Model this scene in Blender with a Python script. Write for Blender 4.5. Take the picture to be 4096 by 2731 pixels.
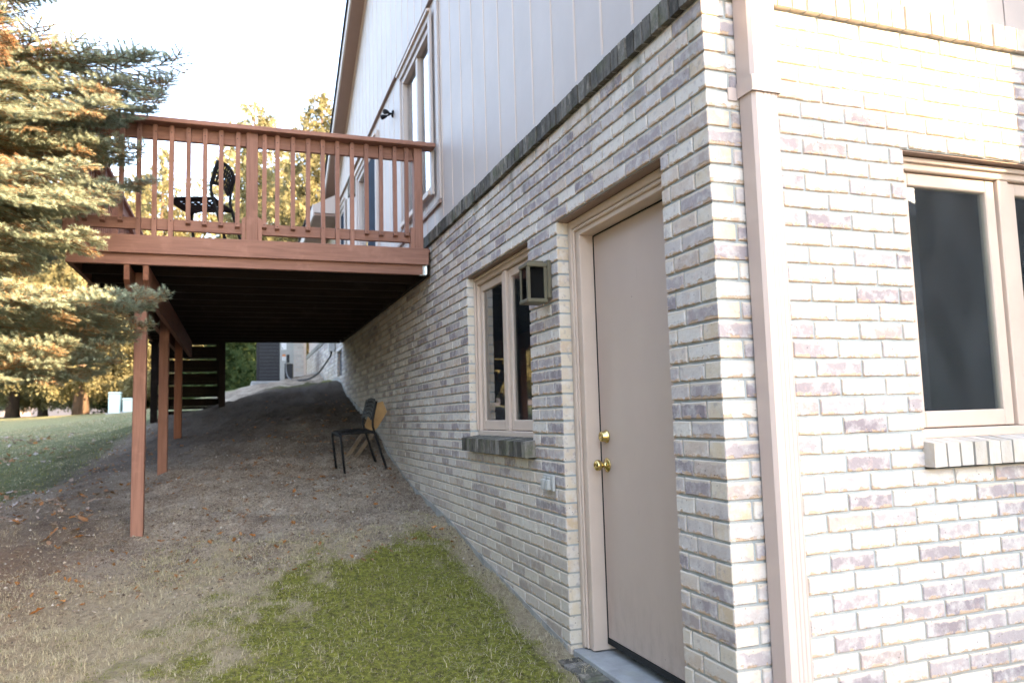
import bpy, math, random
import numpy as np
from mathutils import Matrix, Vector

for o in list(bpy.data.objects):
    bpy.data.objects.remove(o)
SC = bpy.context.scene
COL = SC.collection
R = math.radians
rng = random.Random(7)
nrg = np.random.default_rng(7)

# ------------------------------------------------------------------ camera
CAMPOS = (-1.5263, -2.1777, 1.1178)
YAW, PIT, ROL, FPX = 0.3452, 0.0964, -0.0279, 3053.27
Fv = Vector((math.sin(YAW) * math.cos(PIT), math.cos(YAW) * math.cos(PIT), math.sin(PIT)))
Rv = Vector((math.cos(YAW), -math.sin(YAW), 0))
Uv = Rv.cross(Fv)
R2 = Rv * math.cos(ROL) + Uv * math.sin(ROL)
U2 = Uv * math.cos(ROL) - Rv * math.sin(ROL)
cd = bpy.data.cameras.new('camera')
cam = bpy.data.objects.new('camera', cd)
COL.objects.link(cam)
cam.matrix_world = Matrix(((R2.x, U2.x, -Fv.x, CAMPOS[0]), (R2.y, U2.y, -Fv.y, CAMPOS[1]),
                           (R2.z, U2.z, -Fv.z, CAMPOS[2]), (0, 0, 0, 1)))
cd.sensor_width = 36
cd.lens = FPX / 4096 * 36
cd.clip_start, cd.clip_end = 0.05, 1500
cd.dof.use_dof = True
cd.dof.focus_distance = 3.7
cd.dof.aperture_fstop = 2.8
SC.camera = cam

# ------------------------------------------------------------------ sky, sun, exposure
SUN_AZ, SUN_EL = R(36), R(20)       # azimuth measured from -y towards +x
w = bpy.data.worlds.new('World')
SC.world = w
w.use_nodes = True
nt = w.node_tree
sky = nt.nodes.new('ShaderNodeTexSky')
sky.sky_type = 'NISHITA'
sky.sun_disc = False
sky.sun_elevation = SUN_EL
sky.sun_rotation = math.pi - SUN_AZ
sky.air_density, sky.dust_density, sky.ozone_density = 1.0, 2.0, 1.0
bg = nt.nodes['Background']
bg.inputs['Strength'].default_value = 0.15
haze_mix = nt.nodes.new('ShaderNodeMix')          # thin even winter haze over the whole sky
haze_mix.data_type = 'RGBA'
haze_mix.blend_type = 'ADD'
haze_mix.inputs[0].default_value = 1.0
haze_mix.inputs[7].default_value = (.96, 1.04, 1.28, 1)
nt.links.new(sky.outputs[0], haze_mix.inputs[6])
nt.links.new(haze_mix.outputs[2], bg.inputs[0])
sd = bpy.data.lights.new('sun', 'SUN')
sd.energy = 5.0
sd.angle = R(0.53)
sd.color = (1.0, 0.70, 0.40)
sun = bpy.data.objects.new('sun', sd)
COL.objects.link(sun)
TO_SUN = Vector((math.sin(SUN_AZ) * math.cos(SUN_EL), -math.cos(SUN_AZ) * math.cos(SUN_EL), math.sin(SUN_EL)))
sun.rotation_euler = TO_SUN.to_track_quat('Z', 'Y').to_euler()
sun.location = (8, -10, 12)
SC.view_settings.view_transform = 'Standard'
SC.view_settings.look = 'None'
SC.view_settings.exposure = 2.9
SC.view_settings.gamma = 1.0
SC.view_settings.use_curve_mapping = False
SC.cycles.use_denoising = True
SC.cycles.max_bounces = 6
SC.cycles.diffuse_bounces = 3
SC.cycles.glossy_bounces = 3
SC.cycles.use_adaptive_sampling = True
SC.cycles.adaptive_threshold = 0.025
SC.cycles.transparent_max_bounces = 12


# ------------------------------------------------------------------ material helpers
class NT:
    def __init__(s, name):
        s.m = bpy.data.materials.new(name)
        s.m.use_nodes = True
        s.t = s.m.node_tree
        s.b = s.t.nodes['Principled BSDF']
        s.out = s.t.nodes['Material Output']

    def n(s, typ, **kw):
        x = s.t.nodes.new('ShaderNode' + typ)
        for k, v in kw.items():
            setattr(x, k, v)
        return x

    def l(s, a, b):
        s.t.links.new(a, b)

    def setv(s, inp, v):
        if hasattr(v, 'is_linked') or isinstance(v, bpy.types.NodeSocket):
            s.l(v, inp)
        else:
            inp.default_value = v

    def noise(s, vec=None, scale=5, detail=4, rough=.55, dist=0, dim='3D'):
        x = s.n('TexNoise', noise_dimensions=dim)
        x.inputs['Scale'].default_value = scale
        x.inputs['Detail'].default_value = detail
        x.inputs['Roughness'].default_value = rough
        x.inputs['Distortion'].default_value = dist
        if vec is not None:
            s.l(vec, x.inputs['Vector'])
        return x.outputs['Fac']

    def ramp(s, fac, stops, interp='LINEAR'):
        x = s.n('ValToRGB')
        x.color_ramp.interpolation = interp
        e = x.color_ramp.elements
        while len(e) < len(stops):
            e.new(0.5)
        for el, (p, c) in zip(e, stops):
            el.position = p
            el.color = (c, c, c, 1) if isinstance(c, (int, float)) else (c[0], c[1], c[2], 1)
        s.setv(x.inputs[0], fac)
        return x.outputs[0]

    def mix(s, fac, a, b, typ='MIX'):
        x = s.n('Mix', data_type='RGBA', blend_type=typ)
        s.setv(x.inputs[0], fac)
        for i, v in ((6, a), (7, b)):
            if isinstance(v, tuple):
                v = (v[0], v[1], v[2], 1)
            s.setv(x.inputs[i], v)
        return x.outputs[2]

    def math(s, op, a, b=0.0, clamp=False):
        x = s.n('Math', operation=op, use_clamp=clamp)
        s.setv(x.inputs[0], a)
        s.setv(x.inputs[1], b)
        return x.outputs[0]

    def mapping(s, vec, scale=(1, 1, 1), loc=(0, 0, 0), rot=(0, 0, 0)):
        x = s.n('Mapping')
        s.l(vec, x.inputs[0])
        x.inputs['Scale'].default_value = scale
        x.inputs['Location'].default_value = loc
        x.inputs['Rotation'].default_value = rot
        return x.outputs[0]

    def pos(s):
        return s.n('NewGeometry').outputs['Position']

    def bump(s, h, strength=.3, dist=.01):
        x = s.n('Bump')
        x.inputs['Strength'].default_value = strength
        x.inputs['Distance'].default_value = dist
        s.l(h, x.inputs['Height'])
        s.l(x.outputs[0], s.b.inputs['Normal'])

    def fin(s, col=None, rough=.8, metal=0, spec=.35):
        if col is not None:
            if isinstance(col, tuple):
                col = (col[0], col[1], col[2], 1)
            s.setv(s.b.inputs['Base Color'], col)
        s.setv(s.b.inputs['Roughness'], rough)
        s.b.inputs['Metallic'].default_value = metal
        s.b.inputs['Specular IOR Level'].default_value = spec
        return s.m


MAT = {}


def paint(name, col, rough=.55, var=.06, scale=6, bump=.06, dirt=None, spec=.35):
    q = NT(name)
    p = q.pos()
    n1 = q.noise(p, scale, 5, .6)
    n2 = q.noise(p, scale * 9, 3, .6)
    lo = tuple(c * (1 - var * 2) for c in col)
    hi = tuple(min(1, c * (1 + var)) for c in col)
    c = q.ramp(n1, [(.3, lo), (.7, hi)])
    if dirt:
        m = q.ramp(q.noise(p, 3.1, 6, .65), [(.52, 0.), (.72, .55)])
        c = q.mix(m, c, dirt)
    q.bump(n2, bump, .004)
    MAT[name] = q.fin(c, rough, 0, spec)


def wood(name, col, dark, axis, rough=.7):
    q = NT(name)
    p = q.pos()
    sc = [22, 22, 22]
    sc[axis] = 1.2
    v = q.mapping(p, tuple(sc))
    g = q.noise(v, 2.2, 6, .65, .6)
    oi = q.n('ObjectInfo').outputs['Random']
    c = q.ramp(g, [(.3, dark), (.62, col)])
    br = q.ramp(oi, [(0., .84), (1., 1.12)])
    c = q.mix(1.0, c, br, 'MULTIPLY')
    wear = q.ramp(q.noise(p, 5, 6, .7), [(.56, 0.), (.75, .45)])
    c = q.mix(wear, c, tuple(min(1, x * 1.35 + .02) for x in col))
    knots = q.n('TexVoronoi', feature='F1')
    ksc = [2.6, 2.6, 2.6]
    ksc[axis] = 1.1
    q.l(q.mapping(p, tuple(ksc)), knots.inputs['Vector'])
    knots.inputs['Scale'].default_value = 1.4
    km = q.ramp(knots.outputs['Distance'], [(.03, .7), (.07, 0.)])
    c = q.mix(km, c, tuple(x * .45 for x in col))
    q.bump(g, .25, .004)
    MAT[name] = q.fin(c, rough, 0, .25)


def make_materials():
    # --- brick
    q = NT('brick_face')
    uv = q.n('UVMap').outputs[0]
    at = q.n('Attribute', attribute_name='bk', attribute_type='GEOMETRY')
    sx = q.n('SeparateXYZ')
    q.l(at.outputs['Vector'], sx.inputs[0])
    r1, r2, hdr = sx.outputs
    suv = q.n('SeparateXYZ')
    q.l(uv, suv.inputs[0])
    P = q.pos()
    off = q.n('CombineXYZ')
    q.l(q.math('MULTIPLY', r1, 37.), off.inputs[0])
    q.l(q.math('MULTIPLY', r2, 53.), off.inputs[1])
    va = q.n('VectorMath', operation='ADD')
    q.l(P, va.inputs[0])
    q.l(off.outputs[0], va.inputs[1])
    V = va.outputs[0]
    base = q.ramp(r1, [(0., (.63, .585, .52)), (.18, (.59, .55, .50)), (.36, (.49, .445, .42)), (.54, (.40, .355, .35)),
                       (.70, (.30, .262, .27)), (.80, (.235, .203, .218)), (.87, (.52, .43, .36)), (1., (.63, .585, .52))])
    hcol = q.ramp(r2, [(0., (.60, .50, .36)), (.45, (.58, .52, .43)), (.8, (.55, .42, .28)), (1., (.60, .55, .48))])
    c = q.mix(hdr, base, hcol)
    wash = q.ramp(q.noise(V, 17, 5, .65), [(.45, 0.), (.68, .7)])
    c = q.mix(wash, c, (.64, .61, .575))
    pink = q.ramp(q.noise(V, 23, 4, .6), [(.58, 0.), (.70, .45)])
    c = q.mix(pink, c, (.53, .39, .34))
    sh = q.ramp(q.noise(V, 31, 4, .6), [(.56, 0.), (.66, .5)])
    c = q.mix(sh, c, (.31, .275, .29))
    # ragged rolled lips along the bottom and the top edge
    nz = q.noise(V, 38, 4, .6)
    lip = q.math('SUBTRACT', q.math('MULTIPLY', nz, .034), suv.outputs[1])
    lipb = q.ramp(lip, [(.004, 0.), (.0065, 1.)])
    nz2 = q.noise(V, 27, 3, .6)
    gate = q.ramp(nz2, [(.44, 0.), (.53, 1.)])
    lipm = q.math('MULTIPLY', q.math('MULTIPLY', lipb, gate), q.math('SUBTRACT', 1.0, hdr))
    lipc = q.mix(nz2, (.58, .40, .22), (.42, .31, .24))
    c = q.mix(q.math('MULTIPLY', lipm, .85), c, lipc)
    lt = q.math('SUBTRACT', q.math('MULTIPLY', nz2, .03), q.math('SUBTRACT', .0577, suv.outputs[1]))
    ltm = q.math('MULTIPLY', q.ramp(lt, [(.004, 0.), (.007, .8)]), q.math('SUBTRACT', 1.0, hdr))
    c = q.mix(ltm, c, (.60, .52, .42))
    vo = q.n('TexVoronoi', feature='F1')
    vo.inputs['Scale'].default_value = 42
    q.l(V, vo.inputs['Vector'])
    pit = q.math('MULTIPLY', q.ramp(vo.outputs['Distance'], [(.07, 1.), (.13, 0.)]), q.ramp(q.noise(V, 9, 2), [(.48, 0.), (.55, 1.)]))
    c = q.mix(q.math('MULTIPLY', pit, .8), c, (.07, .06, .06))
    # weathering: algae below the rowlock cap of the side wall, soil splash near the ground
    sp = q.n('SeparateXYZ')
    q.l(P, sp.inputs[0])
    alg = q.math('MULTIPLY', q.ramp(sp.outputs[2], [(2.15 / 4, 0.), (2.56 / 4, 1.)]), 1.0)
    zz = q.math('DIVIDE', sp.outputs[2], 4.0)
    alg = q.ramp(zz, [(2.2 / 4, 0.), (2.58 / 4, .9)])
    algn = q.ramp(q.noise(q.mapping(P, (3, 3, 1.)), 2.4, 5, .6), [(.5, 0.), (.66, 1.)])
    lw = q.ramp(sp.outputs[0], [(.001, 1.), (.004, 0.)])
    algm = q.math('MULTIPLY', q.math('MULTIPLY', alg, algn), lw)
    c = q.mix(q.math('MULTIPLY', algm, .75), c, (.10, .105, .07))
    soil = q.ramp(q.math('SUBTRACT', sp.outputs[2], q.math('MULTIPLY', sp.outputs[1], .15)), [(0., .5), (.5, 0.)])
    c = q.mix(q.math('MULTIPLY', soil, lw), c, (.42, .34, .23))
    h = q.math('ADD', q.noise(V, 60, 5, .65), q.math('MULTIPLY', lipm, -1.2))
    q.bump(h, .55, .004)
    MAT['brick_face'] = q.fin(c, .9, 0, .2)
    # --- mortar
    q = NT('mortar')
    P = q.pos()
    c = q.ramp(q.noise(P, 14, 5, .6), [(.3, (.29, .32, .325)), (.7, (.40, .43, .43))])
    sp = q.n('SeparateXYZ')
    q.l(P, sp.inputs[0])
    soil = q.ramp(q.math('SUBTRACT', sp.outputs[2], q.math('MULTIPLY', sp.outputs[1], .15)), [(0., .5), (.4, 0.)])
    c = q.mix(soil, c, (.33, .29, .22))
    q.bump(q.noise(P, 120, 4, .7), .6, .004)
    MAT['mortar'] = q.fin(c, .95, 0, .15)
    # --- weathered rowlock (grey, algae) and clean rowlock
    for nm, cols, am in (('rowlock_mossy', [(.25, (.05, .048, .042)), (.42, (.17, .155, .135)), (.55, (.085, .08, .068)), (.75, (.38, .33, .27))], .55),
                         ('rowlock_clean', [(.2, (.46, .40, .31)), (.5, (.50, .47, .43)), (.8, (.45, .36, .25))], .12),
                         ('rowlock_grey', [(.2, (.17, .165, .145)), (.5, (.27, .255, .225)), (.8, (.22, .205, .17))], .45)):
        q = NT(nm)
        P = q.pos()
        oi = q.n('ObjectInfo').outputs['Random']
        off = q.n('VectorMath', operation='ADD')
        cx = q.n('CombineXYZ')
        q.l(q.math('MULTIPLY', oi, 40.), cx.inputs[0])
        q.l(P, off.inputs[0])
        q.l(cx.outputs[0], off.inputs[1])
        c = q.ramp(q.noise(q.mapping(off.outputs[0], (1, 1, .45)), 11, 5, .7), cols)
        c = q.mix(1.0, c, q.ramp(oi, [(0., .45), (.5, .9), (1., 1.5)] if nm == 'rowlock_mossy' else [(0., .82), (1., 1.08)]), 'MULTIPLY')
        m = q.ramp(q.noise(P, 7, 5, .65), [(.5, 0.), (.68, am)])
        c = q.mix(m, c, (.10, .11, .05))
        q.bump(q.noise(P, 70, 4, .65), .6, .004)
        MAT[nm] = q.fin(c, .92, 0, .2)
    # --- paints
    paint('siding_paint', (.475, .415, .38), .6, .04, 2.2, .10)
    paint('batten_paint', (.60, .49, .41), .6, .04, 3)
    paint('trim_paint', (.58, .465, .38), .5, .04, 4, .05)
    paint('door_paint', (.50, .385, .335), .42, .04, 2.2, .03, (.43, .33, .285), .45)
    paint('soffit_paint', (.27, .185, .145), .6, .05, 3)
    paint('fascia_paint', (.50, .43, .385), .55, .04, 3)
    paint('gutter_paint', (.51, .415, .37), .38, .02, 3, .015, None, .5)
    paint('lantern_bronze', (.115, .10, .065), .5, .08, 20, .05, (.10, .11, .06))
    paint('steel_grey', (.42, .42, .40), .35, .05, 14, .03)
    paint('ac_grey', (.36, .36, .335), .5, .05, 7)
    paint('ac_dark', (.018, .019, .022), .5, .1, 10)
    paint('black_metal', (.010, .010, .011), .6, .2, 12, .03, None, .2)
    paint('black_rubber', (.015, .015, .016), .5, .1, 12)
    paint('conduit_grey', (.22, .23, .235), .4, .08, 12)
    paint('label_white', (.75, .75, .74), .5, .03, 8)
    paint('label_orange', (.62, .20, .04), .5, .03, 8)
    paint('label_ink', (.05, .05, .06), .5, .03, 8)
    paint('concrete', (.34, .34, .33), .9, .12, 9, .35, (.30, .30, .22))
    paint('foundation', (.33, .32, .29), .95, .15, 9, .4, (.22, .19, .13))
    paint('utility_green', (.56, .70, .68), .5, .04, 3)
    paint('shingle', (.035, .034, .036), .95, .25, 25, .4)
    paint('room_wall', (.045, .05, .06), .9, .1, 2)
    paint('curtain_white', (.46, .52, .58), .8, .06, 9)
    paint('neighbour_brick', (.14, .14, .15), .9, .15, 3)
    paint('far_wall', (.55, .42, .36), .8, .08, 1)
    paint('panel_wood', (.46, .29, .13), .75, .15, 6, .15, (.30, .23, .15))
    paint('plank_grey', (.22, .17, .12), .85, .2, 9, .2)
    paint('insect_screen', (.014, .024, .042), .8, .15, 5, .05, None, .08)
    paint('twig_bark', (.27, .17, .09), .9, .2, 8)
    paint('steel_dark', (.05, .055, .065), .5, .1, 8)
    paint('gasket', (.015, .015, .015), .8, .1, 9)
    q = NT('brass')
    c = q.ramp(q.noise(q.pos(), 40, 3), [(.3, (.50, .36, .12)), (.7, (.72, .58, .27))])
    MAT['brass'] = q.fin(c, .22, 1.0)
    q = NT('door_paint')
    P = q.pos()
    c = q.ramp(q.noise(P, 2.2, 5, .6), [(.3, (.47, .37, .31)), (.7, (.51, .405, .342))])
    sp = q.n('SeparateXYZ')
    q.l(P, sp.inputs[0])
    low = q.math('MULTIPLY', q.ramp(sp.outputs[2], [(.05, .4), (.42, 0.)]), q.ramp(q.noise(q.mapping(P, (1, 5, 2)), 5, 6, .7), [(.42, 0.), (.68, 1.)]))
    c = q.mix(low, c, (.28, .215, .17))
    scf = q.ramp(q.noise(q.mapping(P, (1, 9, 2.2)), 3.2, 6, .75, .5), [(.64, 0.), (.70, .5)])
    c = q.mix(scf, c, (.40, .31, .265))
    dt = q.n('TexVoronoi', feature='F1')
    dt.inputs['Scale'].default_value = 7
    q.l(P, dt.inputs['Vector'])
    c = q.mix(q.ramp(dt.outputs['Distance'], [(.018, .7), (.03, 0.)]), c, (.18, .14, .12))
    q.bump(q.noise(P, 22, 3, .6), .03, .004)
    MAT['door_paint'] = q.fin(c, q.ramp(q.noise(P, 4, 4), [(.3, .36), (.7, .52)]), 0, .45)
    q = NT('galvanised')
    c = q.ramp(q.noise(q.pos(), 60, 3), [(.3, (.45, .5, .52)), (.7, (.75, .8, .82))])
    MAT['galvanised'] = q.fin(c, .3, 1.0)
    # --- stained deck wood
    for ax, nm in ((0, 'x'), (1, 'y'), (2, 'z')):
        wood('deck_' + nm, (.27, .138, .098), (.19, .092, .066), ax)
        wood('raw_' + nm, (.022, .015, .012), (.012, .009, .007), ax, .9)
        wood('beam_' + nm, (.22, .095, .055), (.15, .06, .036), ax)
        wood('bark_' + nm, (.13, .09, .065), (.05, .036, .028), ax, .95)
    # --- glass
    for nm, tint, gl in (('window_glass', (.80, .88, .88), .75), ('lantern_glass', (.05, .04, .05), .35)):
        q = NT(nm)
        tr = q.n('BsdfTransparent')
        tr.inputs[0].default_value = (*tint, 1)
        gs = q.n('BsdfGlossy')
        gs.inputs['Roughness'].default_value = .015
        fr = q.n('Fresnel')
        fr.inputs['IOR'].default_value = 1.52
        f2 = q.math('MULTIPLY', fr.outputs[0], 1.9 if nm == 'window_glass' else .5, True)
        mx = q.n('MixShader')
        q.l(f2, mx.inputs[0])
        q.l(tr.outputs[0], mx.inputs[1])
        q.l(gs.outputs[0], mx.inputs[2])
        df = q.n('BsdfDiffuse')
        df.inputs[0].default_value = (.62, .68, .74, 1)
        gp = q.pos()
        film = q.math('MULTIPLY', q.ramp(q.noise(q.mapping(gp, (1.6, 1.6, .7)), 2.3, 5, .6, .8), [(.3, .25), (.75, 1.)]), 0.028 if nm == 'window_glass' else .008)
        m2 = q.n('MixShader')
        q.l(film, m2.inputs[0])
        q.l(mx.outputs[0], m2.inputs[1])
        q.l(df.outputs[0], m2.inputs[2])
        q.l(m2.outputs[0], q.out.inputs['Surface'])
        MAT[nm] = q.m
    # --- foliage
    def leafmat(nm, stops, trans=.3, objvar=True, transtint=1.3):
        q = NT(nm)
        at = q.n('Attribute', attribute_name='lf', attribute_type='GEOMETRY')
        c = q.ramp(at.outputs['Fac'], stops)
        if objvar:
            oi = q.n('ObjectInfo').outputs['Random']
            c = q.mix(1.0, c, q.ramp(oi, [(0., .75), (1., 1.15)]), 'MULTIPLY')
        df = q.n('BsdfDiffuse')
        q.l(c, df.inputs[0])
        tl = q.n('BsdfTranslucent')
        q.l(q.mix(1.0, c, (transtint, transtint, transtint * .8), 'MULTIPLY'), tl.inputs[0])
        mx = q.n('MixShader')
        mx.inputs[0].default_value = trans
        q.l(df.outputs[0], mx.inputs[1])
        q.l(tl.outputs[0], mx.inputs[2])
        q.l(mx.outputs[0], q.out.inputs['Surface'])
        MAT[nm] = q.m
    leafmat('spruce_needles', [(0., (.36, .20, .10)), (.18, (.40, .235, .115)), (.26, (.20, .24, .185)), (.6, (.26, .31, .245)), (1., (.42, .43, .32))], .28)
    leafmat('spruce_dead', [(0., (.34, .18, .09)), (.5, (.44, .245, .125)), (1., (.50, .30, .17))], .3)
    leafmat('weeping_needles', [(0., (.13, .11, .06)), (.5, (.21, .195, .105)), (1., (.31, .285, .155))], .45)
    leafmat('shrub_needles', [(0., (.03, .05, .02)), (.5, (.06, .085, .035)), (1., (.09, .11, .04))], .3)
    leafmat('grass_blades', [(0., (.42, .35, .23)), (.3, (.56, .49, .34)), (.44, (.32, .26, .16)), (.50, (.11, .10, .03)), (.56, (.16, .168, .036)), (.8, (.28, .285, .055)), (1., (.10, .18, .08))], .2, False)
    leafmat('leaf_litter', [(0., (.20, .10, .05)), (.35, (.34, .15, .05)), (.6, (.28, .20, .15)), (.85, (.40, .33, .29)), (1., (.45, .42, .42))], .2, False)
    leafmat('orange_leaf', [(0., (.50, .19, .06)), (1., (.58, .27, .09))], .2)
    # --- ground
    q = NT('ground_soil')
    P = q.pos()
    at = q.n('Attribute', attribute_name='zone', attribute_type='GEOMETRY')
    sz = q.n('SeparateXYZ')
    q.l(at.outputs['Vector'], sz.inputs[0])
    moss, lawn, straw = sz.outputs
    n1 = q.noise(P, 3.2, 8, .68)
    n2 = q.noise(P, 26, 6, .7)
    n3 = q.noise(P, 75, 4, .75)
    dirt = q.ramp(n1, [(.28, (.15, .115, .085)), (.44, (.31, .25, .19)), (.58, (.47, .395, .305)), (.72, (.56, .49, .40))])
    dirt = q.mix(q.ramp(n2, [(.4, 0.), (.62, .65)]), dirt, (.17, .12, .083))
    dirt = q.mix(q.ramp(n3, [(.54, 0.), (.64, .75)]), dirt, (.56, .49, .40))
    dirt = q.mix(q.ramp(n3, [(.36, .8), (.47, 0.)]), dirt, (.13, .092, .065))
    stw = q.ramp(n2, [(.3, (.23, .175, .115)), (.5, (.38, .31, .205)), (.7, (.50, .42, .29))])
    sm = q.math('ADD', straw, q.math('MULTIPLY', q.math('SUBTRACT', n1, .5), 1.3))
    c = q.mix(q.ramp(sm, [(.4, 0.), (.65, .85)]), dirt, stw)
    lw = q.ramp(q.noise(P, 18, 6, .7), [(.3, (.15, .15, .07)), (.5, (.26, .25, .125)), (.7, (.40, .36, .21))])
    z2 = q.n('SeparateXYZ')
    q.l(q.n('Attribute', attribute_name='zone2', attribute_type='GEOMETRY').outputs['Vector'], z2.inputs[0])
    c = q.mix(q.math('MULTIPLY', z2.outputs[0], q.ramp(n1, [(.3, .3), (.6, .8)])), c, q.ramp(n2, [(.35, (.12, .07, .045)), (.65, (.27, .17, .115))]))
    lw = q.mix(z2.outputs[1], q.ramp(q.noise(P, 18, 6, .7), [(.3, (.06, .075, .03)), (.5, (.12, .13, .06)), (.7, (.21, .20, .115))]), lw)
    lm = q.math('ADD', lawn, q.math('MULTIPLY', q.math('SUBTRACT', n1, .5), .9))
    c = q.mix(q.ramp(lm, [(.38, 0.), (.6, 1.)]), c, lw)
    mcol = q.ramp(q.noise(P, 34, 6, .7), [(.34, (.065, .055, .025)), (.47, (.14, .14, .032)), (.58, (.24, .245, .045)), (.75, (.36, .355, .07))])
    mm = q.math('ADD', moss, q.math('ADD', q.math('MULTIPLY', q.math('SUBTRACT', n1, .5), 1.8), q.math('MULTIPLY', q.math('SUBTRACT', n2, .5), .9)))
    c = q.mix(q.ramp(mm, [(.34, 0.), (.9, .97)]), c, mcol)
    drk = q.n('Attribute', attribute_name='dark_soil', attribute_type='GEOMETRY').outputs['Fac']
    c = q.mix(q.math('MULTIPLY', drk, .85), c, q.ramp(n2, [(.35, (.035, .028, .024)), (.65, (.09, .07, .055))]))
    hh = q.math('ADD', n2, q.math('MULTIPLY', n3, .6))
    q.bump(hh, 1.0, .035)
    MAT['ground_soil'] = q.fin(c, .97, 0, .1)


make_materials()


# ------------------------------------------------------------------ object helpers
def mesh_from(name, V, Fc, mat=None, smooth=False):
    me = bpy.data.meshes.new(name)
    me.from_pydata([tuple(v) for v in V], [], [tuple(f) for f in Fc])
    if mat:
        me.materials.append(MAT[mat] if isinstance(mat, str) else mat)
    if smooth:
        me.polygons.foreach_set('use_smooth', [True] * len(me.polygons))
    me.update()
    return me


def obj(name, me, parent=None):
    o = bpy.data.objects.new(name, me)
    COL.objects.link(o)
    if parent is not None:
        o.parent = parent
        if parent.type == 'EMPTY' and parent.get('_w', 1):
            o.matrix_parent_inverse = parent.matrix_basis.inverted()
    return o


def thing(name, label, cat, loc=(0, 0, 0), group=None, world=True):
    """Empty at the thing's base; parts below are given in world coordinates (world=True) or local ones."""
    o = bpy.data.objects.new(name, None)
    COL.objects.link(o)
    o.location = loc
    o.empty_display_size = .1
    tag(o, label, cat, group)
    LOCAL[o.name] = not world
    return o


LOCAL = {}


def tag(o, label=None, cat=None, group=None, kind=None):
    if label:
        o['label'] = label
    if cat:
        o['category'] = cat
    if group:
        o['group'] = group
    if kind:
        o['kind'] = kind
    return o


def part(name, me, parent):
    o = bpy.data.objects.new(name, me)
    COL.objects.link(o)
    o.parent = parent
    if parent.type == 'EMPTY' and not LOCAL.get(parent.name, False):
        o.matrix_parent_inverse = Matrix.Translation(-Vector(parent.location))
    return o


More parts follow.
